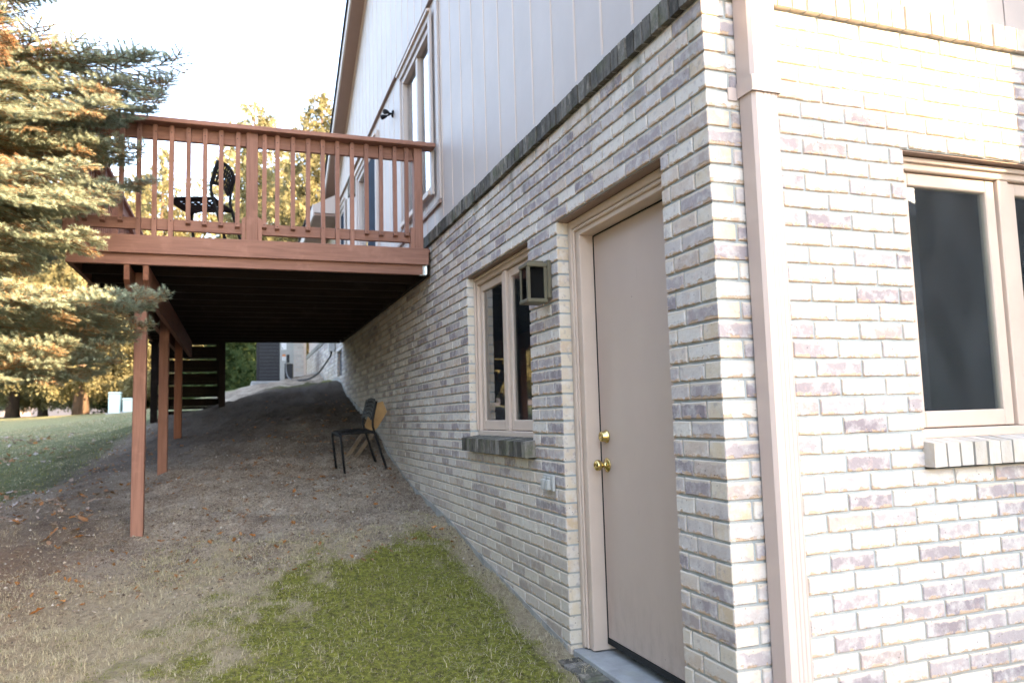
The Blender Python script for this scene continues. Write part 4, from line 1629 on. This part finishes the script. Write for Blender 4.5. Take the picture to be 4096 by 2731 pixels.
whip = thing('electrical_whip', 'sagging black cable from the wall box to the air conditioner', 'cable', (-.4, 12.5, 1.85))
sp_ = smooth_path(pts)
MB().tube(sp_[:40], .016, 8).part('sleeve', 'black_rubber', whip, True)
MB().tube(sp_[39:], .011, 8).part('conduit', 'conduit_grey', whip, True)

for (xa, xb, ya, z0, h, lab) in ((-4.62, -4.35, 19.4, 1.45, .56, 'taller pale green utility box standing on the far lawn'), (-4.28, -4.06, 19.3, 1.45, .38, 'shorter pale green utility box to the right of the taller one')):
    z0 = gz((xa + xb) / 2, ya) - .02
    t = thing('utility_box', lab, 'utility box', ((xa + xb) / 2, ya + .2, z0), 'utility boxes on the lawn')
    bxp('cabinet', 'utility_green', t, xa, xb, ya, ya + .3, z0, z0 + h - .045, bev=.015)
    bxp('lid', 'utility_green', t, xa - .012, xb + .012, ya - .012, ya + .312, z0 + h - .045, z0 + h, bev=.015)
    bxp('base', 'concrete', t, xa - .05, xb + .05, ya - .05, ya + .35, z0 - .1, z0 + .04)


# ------------------------------------------------------------------ foliage tools
class Leafy:
    """triangle soup with one scalar attribute per face corner"""

    def __init__(s):
        s.tri, s.val = [], []

    def add(s, T, v):            # T (n,3,3), v (n,)
        s.tri.append(np.asarray(T, np.float32))
        s.val.append(np.asarray(v, np.float32))

    def mesh(s, name, mats):
        T = np.concatenate(s.tri)
        v = np.concatenate(s.val)
        n = len(T)
        me = bpy.data.meshes.new(name)
        me.vertices.add(n * 3)
        me.vertices.foreach_set('co', T.ravel())
        me.loops.add(n * 3)
        me.loops.foreach_set('vertex_index', np.arange(n * 3, dtype=np.int32))
        me.polygons.add(n)
        me.polygons.foreach_set('loop_start', np.arange(0, n * 3, 3, dtype=np.int32))
        me.polygons.foreach_set('loop_total', np.full(n, 3, dtype=np.int32))
        me.update(calc_edges=True)
        a = me.attributes.new('lf', 'FLOAT', 'POINT')
        a.data.foreach_set('value', np.repeat(v, 3))
        me.materials.append(MAT[mats])
        return me


def unit(v):
    return v / np.maximum(np.linalg.norm(v, axis=-1, keepdims=True), 1e-9)


def ribbon(L, a, b, wa, wb, val):
    """three-sided twig between points a and b"""
    a, b = np.asarray(a, float), np.asarray(b, float)
    d = unit(b - a)
    u = np.cross(d, [.31, .2, .93])
    u = u / max(np.linalg.norm(u), 1e-6)
    v = np.cross(d, u)
    T = []
    ring = [(math.cos(t), math.sin(t)) for t in (0, 2.094, 4.189)]
    A = [a + (u * c + v * s_) * wa for c, s_ in ring]
    B = [b + (u * c + v * s_) * wb for c, s_ in ring]
    for i in range(3):
        j = (i + 1) % 3
        T += [[A[i], A[j], B[j]], [A[i], B[j], B[i]]]
    L.add(T, [val] * 6)


def needles(L, p0, p1, count, ln, wd, v0, v1, g):
    """needles around the twig p0-p1"""
    p0, p1 = np.asarray(p0, float), np.asarray(p1, float)
    t = g.random(count)
    d = unit(p1 - p0)
    u = np.cross(d, [.3, .1, .95])
    u /= max(np.linalg.norm(u), 1e-6)
    v = np.cross(d, u)
    ang = g.random(count) * 2 * math.pi
    rad = u[None] * np.cos(ang)[:, None] + v[None] * np.sin(ang)[:, None]
    base = p0[None] + (p1 - p0)[None] * t[:, None]
    dirn = unit(rad * (.75 + .35 * g.random(count))[:, None] + d[None] * (.55 + .4 * g.random(count))[:, None])
    tip = base + dirn * (ln * (.7 + .5 * g.random(count)))[:, None]
    sd = unit(np.cross(dirn, d[None] + .01)) * wd
    T = np.stack([base - sd, base + sd, tip], 1)
    L.add(T, v0 + (v1 - v0) * g.random(count))


def spruce_branch(seed, dead=False, full=1.0):
    """branch along +x, unit length of about 1.6 m, flat spray of needled twigs"""
    g = np.random.default_rng(seed)
    L = Leafy()
    Wd = Leafy()
    S = 1.6

    def stem(t):
        return np.array([S * t, .05 * math.sin(3 * t + seed), S * (-.13 * t + .16 * t * t)])
    for i in range(10):
        ribbon(Wd, stem(i / 10), stem((i + 1) / 10), .012 * (1 - i / 10.5), .012 * (1 - (i + 1) / 10.5), .0)
    t = .10
    side = 1
    while t < 1.0:
        p = stem(t)
        fwd = unit(stem(min(t + .02, 1.02)) - stem(t - .02))
        ln = S * (.34 * (1 - t) ** .8 + .055) * g.uniform(.65, 1.15)
        if t < .3:
            ln *= .55 + t
        a = R(g.uniform(42, 62))
        lift = g.uniform(-.25, .22)
        d = unit(fwd * math.cos(a) + np.array([0, side, 0]) * math.sin(a) + np.array([0, 0, lift]))
        end = p + d * ln + np.array([0, 0, -.10 * ln * g.random()])
        bare = (.45 if t < .35 else .12)
        br = dead or g.random() < .2
        twig(L, Wd, p, end, g, bare, br, 2, t)
        side *= -1
        t += g.uniform(.013, .024)
    # leader tip
    twig(L, Wd, stem(.9), stem(1.04), g, 0, dead, 1, 1)
    return L, Wd


def twig(L, Wd, p, end, g, bare, br, depth, t):
    ln = np.linalg.norm(end - p)
    d = (end - p) / max(ln, 1e-6)
    ribbon(Wd, p, end, .0035, .0015, .3)
    dens = 1300 if not br else 480
    a0 = p + (end - p) * bare
    v0, v1 = (.0, .5) if br else (.24 + .3 * t * g.random(), .55 + .45 * g.random())
    needles(L, a0, end + d * .01, max(4, int(dens * ln * (1 - bare))), .024, .0012, v0, v1, g)
    if depth > 1 and ln > .09:
        s = bare + .08
        sg = 1
        while s < .93:
            q = p + (end - p) * s
            l2 = ln * (1 - s) * g.uniform(.4, .7) + .03
            side = np.cross(d, [0, 0, 1.])
            side /= max(np.linalg.norm(side), 1e-6)
            a = R(g.uniform(38, 55))
            d2 = unit(d * math.cos(a) + side * sg * math.sin(a) + np.array([0, 0, g.uniform(-.25, .2)]))
            twig(L, Wd, q, q + d2 * l2, g, .05, br or g.random() < .04, depth - 1, t)
            sg *= -1
            s += g.uniform(.05, .085) * (.30 / max(ln, .12))
    return


protos = []
for sd_ in range(5):
    L, Wd = spruce_branch(100 + sd_)
    protos.append((L.mesh('branch_needles', 'spruce_needles'), Wd.mesh('branch_wood', 'twig_bark')))
dead_protos = []
for sd_ in range(2):
    L, Wd = spruce_branch(200 + sd_, True)
    dead_protos.append((L.mesh('dead_needles', 'spruce_dead'), Wd.mesh('dead_wood', 'twig_bark')))

TX, TY = -3.95, 3.55
TZ = gz(TX, TY)
spruce = thing('blue_spruce', 'large blue spruce with sunlit needles at the left edge', 'tree', (TX, TY, TZ))
H = 9.5
tr = MB().tube([(TX, TY, TZ - .2), (TX + .02, TY, TZ + .5), (TX, TY + .02, TZ + 3), (TX, TY, TZ + 6), (TX, TY, TZ + H)], [.17, .14, .115, .06, .008], 12)
tr.part('trunk', 'bark_z', spruce, True)


def add_branch(z, az, ln, tilt, proto, roll=0.0, org=None):
    """az measured from +x, tilt up positive (radians)"""
    o_ = (TX, TY, z) if org is None else org
    M = Matrix.Translation(Vector(o_)) @ Matrix.Rotation(az, 4, 'Z') @ Matrix.Rotation(-tilt, 4, 'Y') @ Matrix.Rotation(roll, 4, 'X') @ Matrix.Scale(ln / 1.6, 4)
    b = bpy.data.objects.new('branch', proto[1])
    COL.objects.link(b)
    b.parent = spruce
    b.matrix_parent_inverse = Matrix.Translation(-Vector(spruce.location))
    b.matrix_basis = M
    c = bpy.data.objects.new('needles', proto[0])
    COL.objects.link(c)
    c.parent = b
    return b


def aim(px, py, pz, z0=None, proto=None, over=1.0):
    """a branch whose tip reaches the point"""
    d = Vector((px - TX, py - TY, 0))
    ln = d.length
    z0 = pz + .1 if z0 is None else z0
    tl = math.atan2(pz - z0 - .03 * ln, ln)
    add_branch(z0, math.atan2(d.y, d.x), math.hypot(ln, pz - z0) * over, tl, proto or rng.choice(protos), rng.uniform(-.35, .35))


z = TZ + 1.5
while z < TZ + 5.6:
    rad = 1.72 - (z - TZ - .7) * .115
    nb = 7
    a0 = rng.uniform(0, 6.28)
    for i in range(nb):
        az = a0 + i * 2 * math.pi / nb + rng.uniform(-.25, .25)
        ca = math.cos(az)
        ln = rad * rng.uniform(.72, 1.05)
        # keep the crown clear of the deck corner
        if ca > .5 and math.sin(az) > -.2:
            ln = min(ln, 1.55)
        if z < TZ + 2.25:
            ln *= .72
        pr = rng.choice(dead_protos) if rng.random() < .2 else rng.choice(protos)
        add_branch(z + rng.uniform(-.12, .12), az, ln, rng.uniform(-.35, .25), pr, rng.uniform(-.7, .7))
    z += .27
while z < TZ + H - .2:
    rad = max(.15, 1.2 * (TZ + H - z) / 4.2)
    for i in range(6):
        add_branch(z, rng.uniform(0, 6.28), rad * rng.uniform(.8, 1.1), rng.uniform(-.1, .3), rng.choice(protos))
    z += .34
# branches that shape the outline against sky and deck
aim(-1.92, 3.45, 3.66, 3.45)
aim(-2.02, 3.55, 3.50, 3.35)
aim(-2.05, 3.35, 3.30, 3.15)
aim(-2.15, 3.6, 3.75, 3.5)
aim(-2.30, 3.15, 2.60, 2.62)
aim(-2.38, 3.05, 2.50, 2.70)
aim(-2.42, 3.0, 2.72, 2.80)
aim(-2.40, 3.2, 2.33, 2.5)
aim(-2.30, 3.55, 3.05, 2.9)
aim(-2.45, 3.3, 3.2, 3.0)
aim(-2.12, 3.35, 1.98, 1.9)
aim(-2.25, 3.6, 1.85, 1.9)
aim(-2.4, 3.8, 1.65, 1.75)
aim(-2.45, 3.2, 4.2, 3.9)
aim(-2.40, 3.35, 4.5, 4.2)
aim(-2.55, 3.0, 3.9, 3.7)
for (bx_, by_, bz_) in ((-2.08, 3.75, 2.0), (-2.2, 3.95, 1.80), (-2.35, 3.95, 1.6), (-2.55, 4.2, 1.5)):
    aim(bx_, by_, bz_, bz_ + rng.uniform(-.1, .15))
aim(-2.22, 3.72, 3.05, 3.0)
aim(-2.18, 3.78, 2.85, 2.8)
aim(-2.25, 3.75, 3.32, 3.2)
aim(-2.34, 3.78, 3.15, 3.1)


# ------------------------------------------------------------------ weeping conifers in the background
def weeping_crown(seed, h, rad, mat='weeping_needles', z_start=.12, droop=1.0, size=.16):
    g = np.random.default_rng(seed)
    L = Leafy()
    z = h * z_start
    while z < h * .985:
        fr = 1 - (z / h)
        r = rad * (fr ** .75) + .12
        nb = int(7 + 7 * fr)
        for i in range(nb):
            if g.random() < .10:
                continue
            az = g.random() * 6.283
            ln = r * g.uniform(.6, 1.12)
            dv = np.array([math.cos(az), math.sin(az), 0])
            pts_ = [np.array([0, 0, z]) + dv * ln * t + np.array([0, 0, ln * (-.28 * t + .22 * t * t)]) for t in np.linspace(0, 1, 5)]
            for a, b in zip(pts_[:-1], pts_[1:]):
                ribbon(L, a, b, .02, .012, .0)
            nh = max(5, int(ln * 13))
            tt = g.uniform(.12, 1.0, nh)
            for t in tt:
                k = min(int(t * 4), 3)
                p = pts_[k] + (pts_[k + 1] - pts_[k]) * (t * 4 - k)
                hl = droop * g.uniform(.18, .85) * (.35 + .65 * min(1, ln / 2))
                m = max(3, int(hl / .055))
                s = np.linspace(0, 1, m)
                sway = g.normal(0, .05, (1, 3))
                c = p[None] + np.stack([s * sway[0, 0], s * sway[0, 1], -s * hl], 1) + g.normal(0, .03, (m, 3))
                d1 = unit(g.normal(0, 1, (m, 3)) * np.array([1, 1, .5]))
                d2 = unit(np.cross(d1, g.normal(0, 1, (m, 3))))
                sz = size * (.55 + .6 * g.random(m))[:, None] * (1 - .45 * s[:, None])
                T = np.stack([c - d1 * sz * .5, c + d1 * sz * .5, c + d2 * sz * .35 - np.array([0, 0, 1]) * sz * .8], 1)
                L.add(T, g.uniform(.05, 1.0) * .6 + .4 * g.random(m))
        z += g.uniform(.22, .38) * max(.5, h / 11)
    return L.mesh('crown', mat)


CROWNS = [weeping_crown(11, 12, 3.5), weeping_crown(12, 11, 3.6), weeping_crown(13, 13, 3.9), weeping_crown(14, 11, 3.2, 'shrub_needles', .04, .8, .30), weeping_crown(15, 12, 3.2, 'shrub_needles', .04, .8, .30)]
SHRUB = [weeping_crown(21, 3.0, 1.3, 'shrub_needles', .02, .6, .13), weeping_crown(22, 2.6, 1.5, 'shrub_needles', .02, .6, .13)]
TRUNKS = []
for hh in (12, 11, 13, 11, 12):
    TRUNKS.append(MB().tube([(0, 0, -.4), (0, 0, .6), (.04, .02, hh * .5), (0, 0, hh * .98)], [.26, .19, .10, .012], 10).me('trunk', 'bark_z', True))


def tree(name, label, cat, x, y, crown, trunk, s, rot, group):
    t = thing(name, label, cat, (x, y, gz(x, y) - .05), group, world=False)
    t.rotation_euler = (0, 0, rot)
    t.scale = (s * 1.3, s * 1.3, s)
    part('crown', crown, t)
    if trunk is not None:
        part('trunk', trunk, t)
    return t


def at_px(u, d):
    """ground position seen in image column u (4096 px wide) at depth d"""
    r = Fv + R2 * ((u - 2048) / FPX) + U2 * 0
    return CAMPOS[0] + r.x * d, CAMPOS[1] + r.y * d


GB = 'weeping spruces in the background'
for (u, d, ci, s, lab) in (
        (1015, 29, 1, 1.12, 'tall weeping spruce with a spire above the middle of the deck railing'),
        (1290, 26, 0, .92, 'sunlit weeping spruce beside the roof edge behind the deck'),
        (640, 26, 2, .72, 'sunlit weeping spruce behind the left half of the deck railing'),
        (850, 33, 2, .58, 'low weeping spruce seen behind the deck chair'),
        (1150, 33, 2, .86, 'weeping spruce filling the gap between the two spires behind the deck'),
        (330, 22, 2, .78, 'drooping spruce standing behind the blue spruce, left of the deck posts'),
        (60, 26, 0, .80, 'drooping spruce at the far left edge behind the lawn'),
        (-250, 27, 1, .95, 'drooping spruce beyond the left edge of the lawn'),
        (470, 34, 0, .75, 'drooping spruce behind the utility boxes'),
        (180, 36, 2, .8, 'distant spruce with a sunlit trunk at the left end of the lawn'),
        (560, 33, 1, 1.0, 'pale distant spruce behind the left end of the deck railing'),
        (720, 40, 0, .88, 'pale distant spruce behind the deck chair seat'),
        (930, 38, 1, 1.02, 'pale distant spruce just left of the tall spire'),
        (1220, 40, 2, .95, 'pale distant spruce between the spire and the roof edge'),
        (700, 38, 1, .6, 'distant spruce behind the deck stairs')):
    x, y = at_px(u, d)
    tree('weeping_spruce', lab, 'tree', x, y, CROWNS[ci], TRUNKS[ci], s, rng.uniform(0, 6.28), GB)
for (u, d, ci, s, lab) in ((945, 21, 0, 1.0, 'green conifer shrub left of the air conditioner'), (1000, 24, 1, 1.1, 'green conifer shrub just behind the air conditioner'), (860, 26, 1, .9, 'green conifer shrub behind the deck stairs'),
                           (560, 27, 0, .9, 'conifer shrub just right of the utility boxes')):
    x, y = at_px(u, d)
    tree('conifer_shrub', lab, 'shrub', x, y, SHRUB[ci], None, s, rng.uniform(0, 6.28), 'conifer shrubs at the edge of the lawn')
# trees to the side for the upper window's reflection; nearer ones added to block skylight
for i, (x, y, ci, s) in enumerate(((-17, 12, 0, .6), (-20, 18, 1, .7), (-15, 22, 2, .62), (-7.7, 1.9, 3, .95), (-7.9, -2.3, 4, .95), (-10, -7, 3, 1.0), (-9.5, 6.0, 4, .85))):
    tree('weeping_spruce', ['spruce standing left of the frame beside the lawn', 'second spruce left of the frame beside the lawn', 'third spruce left of the frame beside the lawn', 'added broad spruce outside the frame left of the blue spruce, cuts skylight', 'added broad spruce level with the camera, unseen at left, cuts skylight', 'added tall spruce far left behind the camera, unseen, cuts skylight', 'added spruce outside the frame at the left edge of the lawn, cuts skylight'][i], 'tree', x, y, CROWNS[ci], TRUNKS[ci], s, i, GB)

# far house behind the spruces at the left
fx, fy = at_px(120, 44)
fh = thing('far_house', 'pale far house glimpsed between the trunks at the left', 'house', (fx, fy, 1.5))
bxp('wall', 'far_wall', fh, fx - 7, fx + 6, fy, fy + 8, .8, 4.4)
mb = MB()
mb.prism([(fy - .6, 4.38), (fy + 4, 6.8), (fy + 8.6, 4.38)], 0, fx - 7.5, fx + 6.5)
mb.part('roof', 'shingle', fh)
for dx in (-5, -1.5, 2.5):
    bxp('window', 'ac_dark', fh, fx + dx, fx + dx + 1.3, fy - .03, fy - .002, 2.2, 3.5)

# neighbouring house behind the camera: it shades the yard and shows in the front window
nh_ = thing('neighbour_house', 'neighbouring gabled house behind the camera that shades the yard', 'house', (11, -16, -.7))
nd = Vector((1, -.371, 0)).normalized()
nn = Vector((-nd.y, nd.x, 0))        # towards our house
c0 = Vector((11.0, -10.67 - .371 * 11.0, 0))
HR = 9.0


def npt(a, b, z_):
    p = c0 + nd * a + nn * b
    return (p.x, p.y, z_)


V = []
for a in (-5.5, 5.5):
    V += [npt(a, 4.2, -1), npt(a, -4.2, -1), npt(a, -4.2, 5.6), npt(a, 0, HR - .15), npt(a, 4.2, 5.6)]
part('wall', mesh_from('wall', V, [(0, 1, 2, 3, 4), (9, 8, 7, 6, 5), (0, 4, 9, 5), (1, 6, 7, 2), (0, 5, 6, 1), (2, 7, 8, 3), (3, 8, 9, 4)], 'neighbour_brick'), nh_)
V = []
for a in (-5.9, 5.9):
    V += [npt(a, 4.7, 5.18), npt(a, 0, HR - .15), npt(a, -4.7, 5.18), npt(a, -4.7, 5.33), npt(a, 0, HR), npt(a, 4.7, 5.33)]
part('roof', mesh_from('roof', V, [(0, 1, 4, 5), (1, 2, 3, 4), (6, 11, 10, 7), (7, 10, 9, 8), (5, 4, 10, 11), (4, 3, 9, 10), (0, 6, 7, 1), (1, 7, 8, 2), (0, 5, 11, 6), (2, 8, 9, 3)], 'shingle'), nh_)
for a in (-4.5, -1.5, 2, 4):
    for zb in (.6, 3.4):
        V = [npt(a, 4.21, zb), npt(a + 1.2, 4.21, zb), npt(a + 1.2, 4.21, zb + 1.4), npt(a, 4.21, zb + 1.4), npt(a, 4.26, zb), npt(a + 1.2, 4.26, zb), npt(a + 1.2, 4.26, zb + 1.4), npt(a, 4.26, zb + 1.4)]
        part('window', mesh_from('window', V, [(4, 5, 6, 7), (0, 4, 7, 3), (1, 2, 6, 5), (0, 1, 5, 4), (3, 7, 6, 2)], 'fascia_paint'), nh_)

# ------------------------------------------------------------------ ground cover
def gfull(x, y):
    return ground_z(x, y) + micro(np.asarray(x), np.asarray(y))


def scatter(n, x0, x1, y0, y1, dens):
    x = nrg.uniform(x0, x1, n)
    y = nrg.uniform(y0, y1, n)
    k = nrg.random(n) < dens(x, y)
    return x[k], y[k]


def blades(L, x, y, ln, wd, lean, val, z=None):
    n = len(x)
    b = np.stack([x, y, gfull(x, y) - .003], 1)
    az = nrg.random(n) * 6.283
    d = np.stack([np.cos(az), np.sin(az), np.zeros(n)], 1)
    s = np.stack([-np.sin(az), np.cos(az), np.zeros(n)], 1) * (wd * .5)
    le = (lean * (.5 + nrg.random(n)))[:, None]
    lnv = (ln * (.5 + nrg.random(n)))[:, None]
    up = np.array([[0, 0, 1.]])
    mid = b + (d * le * .45 + up * np.sqrt(np.clip(1 - le ** 2, .05, 1)) * .8) * lnv * .55
    tip = b + (d * le * 1.25 + up * np.sqrt(np.clip(1 - le ** 2, .03, 1)) * .75) * lnv
    L.add(np.concatenate([np.stack([b - s, b + s, mid + s * .8], 1), np.stack([b - s, mid + s * .8, mid - s * .8], 1), np.stack([mid - s * .8, mid + s * .8, tip], 1)]), np.tile(val, 3))


gl = Leafy()
# straw: dead, flattened blades
pn_ = lambda x, y: vnoise(x, y, 5, 3.2) * .7 + vnoise(x, y, 6, 9) * .5
x, y = scatter(400000, -4.2, .02, .7, 5.0, lambda x, y: np.clip((straw_mask(x, y) * .8 + .2) * (pn_(x, y) - .22) * 1.2, 0.015, 1) * np.clip(1 - .8 * moss_mask(x, y), .06, 1) * np.where(y > 3.9, .4, 1))
blades(gl, x, y, .042, .0026, .9, nrg.uniform(0, .46, len(x)))
# moss and low green tufts
x, y = scatter(190000, -2.4, -.02, .7, 4.0, lambda x, y: np.clip((moss_mask(x, y) + (pn_(x, y) - .6) * .8) * .8, 0, 1))
blades(gl, x, y, .012, .0036, .5, np.where(nrg.random(len(x)) < .14 + .3 * (pn_(x, y) < .5), nrg.uniform(.40, .52, len(x)), nrg.uniform(.5, .84, len(x))))
# scattered fresh green grass
x, y = scatter(16000, -4.2, -.02, .7, 4.4, lambda x, y: np.clip((pn_(x, y) - .58) * .9, 0, 1))
blades(gl, x, y, .035, .0026, .6, nrg.uniform(.6, 1.0, len(x)))
# lawn at the left
x, y = scatter(60000, -9, -2.9, 4.8, 14, lambda x, y: np.clip(lawn_mask(x, y), 0, 1) * .8)
blades(gl, x, y, .035, .006, .7, np.where(nrg.random(len(x)) < .25 + .6 * sstep(6, 12, y), nrg.uniform(.0, .45, len(x)), nrg.uniform(.55, 1., len(x))))
o = obj('grass', gl.mesh('grass', 'grass_blades'))
tag(o, 'dead straw, moss and green grass blades on the slope', 'grass', kind='stuff')

# pebbles and soil crumbs
ico = [(0, 0, 1), (.9, 0, .3), (.28, .85, .3), (-.72, .53, .3), (-.72, -.53, .3), (.28, -.85, .3), (0, 0, -.6)]
icf = [(0, 1, 2), (0, 2, 3), (0, 3, 4), (0, 4, 5), (0, 5, 1), (6, 2, 1), (6, 3, 2), (6, 4, 3), (6, 5, 4), (6, 1, 5)]
ICO, ICF = np.array(ico), np.array(icf)
pl = Leafy()
x, y = scatter(42000, -3.8, -.02, 2.2, 7.6, lambda x, y: np.clip((vnoise(x, y, 8, 1.3) * .6 + vnoise(x, y, 18, 5) * .6 - .3) * 1.3, 0, 1) * (1 - moss_mask(x, y)) * sstep(2.2, 3.2, y) * (1 - .85 * sstep(5.4, 7.4, y)))
n = len(x)
sz = .0035 + .010 * nrg.random(n) ** 2.5
M = ICO[None] * sz[:, None, None] * nrg.uniform(.6, 1.3, (n, 7, 3)) + np.stack([x, y, gfull(x, y)], 1)[:, None, :]
pl.add(M[:, ICF].reshape(-1, 3, 3), np.repeat(nrg.uniform(0, 1, n), 10))
q = NT('pebble')
at = q.n('Attribute', attribute_name='lf', attribute_type='GEOMETRY')
MAT['pebble'] = q.fin(q.ramp(at.outputs['Fac'], [(0., (.10, .073, .053)), (.5, (.22, .17, .12)), (.93, (.34, .28, .21)), (1., (.55, .51, .46))]), .9)
o = obj('pebbles', pl.mesh('pebbles', 'pebble'))
tag(o, 'pebbles and soil crumbs on the bare slope under the deck', 'gravel', kind='stuff')


# leaf litter
def leaf_tris(n, x, y, size, lift=.004):
    az = nrg.random(n) * 6.283
    tilt = nrg.normal(0, .35, (n, 2))
    ex = np.stack([np.cos(az), np.sin(az), tilt[:, 0]], 1)
    ey = np.stack([-np.sin(az), np.cos(az), tilt[:, 1]], 1)
    c = np.stack([x, y, gfull(x, y) + lift + size * .12], 1)
    outl = [(-1, 0, 0), (-.45, .42, .12), (-.1, .30, .05), (.15, .58, .18), (.4, .28, .05), (1, .05, .1), (.45, -.30, .06), (.15, -.60, .2), (-.12, -.32, .04), (-.5, -.40, .12)]
    P = [c + ex * (a * size)[:, None] + ey * (b * size)[:, None] + np.array([0, 0, 1.]) * (h_ * size * nrg.uniform(.2, 2.2, n))[:, None] for a, b, h_ in outl]
    return np.concatenate([np.stack([c, P[i], P[(i + 1) % 10]], 1) for i in range(10)])


ll = Leafy()
x, y = scatter(5200, -7.5, -2.6, 4.2, 12, lambda x, y: np.clip(.75 - np.abs((-x - 3.9) - (y - 7) * .3) * .4, 0, 1) * (vnoise(x, y, 9, 1.1) > .38))
n = len(x)
ll.add(leaf_tris(n, x, y, nrg.uniform(.022, .05, n)), np.tile(nrg.uniform(.25, 1, n), 10))
x, y = scatter(2000, -3.2, -.05, 3.0, 9.5, lambda x, y: np.clip(vnoise(x, y, 10, 1.0) * 1.3 - .35, 0, 1))
n = len(x)
ll.add(leaf_tris(n, x, y, nrg.uniform(.014, .030, n)), np.tile(nrg.uniform(0, .55, n), 10))
o = obj('leaf_litter', ll.mesh('leaf_litter', 'leaf_litter'))
tag(o, 'dry brown and pale fallen leaves strewn over grass and soil', 'leaves', kind='stuff')

# single orange leaves, laid where the photograph shows them
for (x, y, s, lab) in ((-2.62, 3.05, .045, 'curled tan leaf on the soil in front of the nearest deck post'), (-2.50, 3.10, .036, 'brown leaf just right of the curled tan leaf'),
                       (-1.05, 5.05, .030, 'orange leaf on the bare soil left of the lower chair'), (-.86, 4.82, .028, 'orange leaf on the soil in front of the lower chair'),
                       (-.95, 5.6, .034, 'brown orange leaf on the slope just above the lower chair legs'), (-1.25, 4.55, .028, 'orange leaf between the moss patch and the lower chair'),
                       (-.42, 4.45, .024, 'small orange leaf near the wall below the lower chair'), (-1.5, 4.3, .03, 'rust leaf on the furrowed soil right of the nearest post'),
                       (-1.42, 3.95, .032, 'rust brown leaf at the upper edge of the moss'), (-.16, 3.42, .035, 'dark red leaf lying against the foot of the wall'),
                       (-1.78, 4.75, .026, 'small tan leaf under the middle of the deck')):
    T = leaf_tris(1, np.array([x]), np.array([y]), np.array([s]), .008)
    L = Leafy()
    L.add(T, np.full(10, rng.random()))
    o = obj('fallen_leaf', L.mesh('fallen_leaf', 'orange_leaf'))
    tag(o, lab, 'leaf', 'single leaves on the slope')
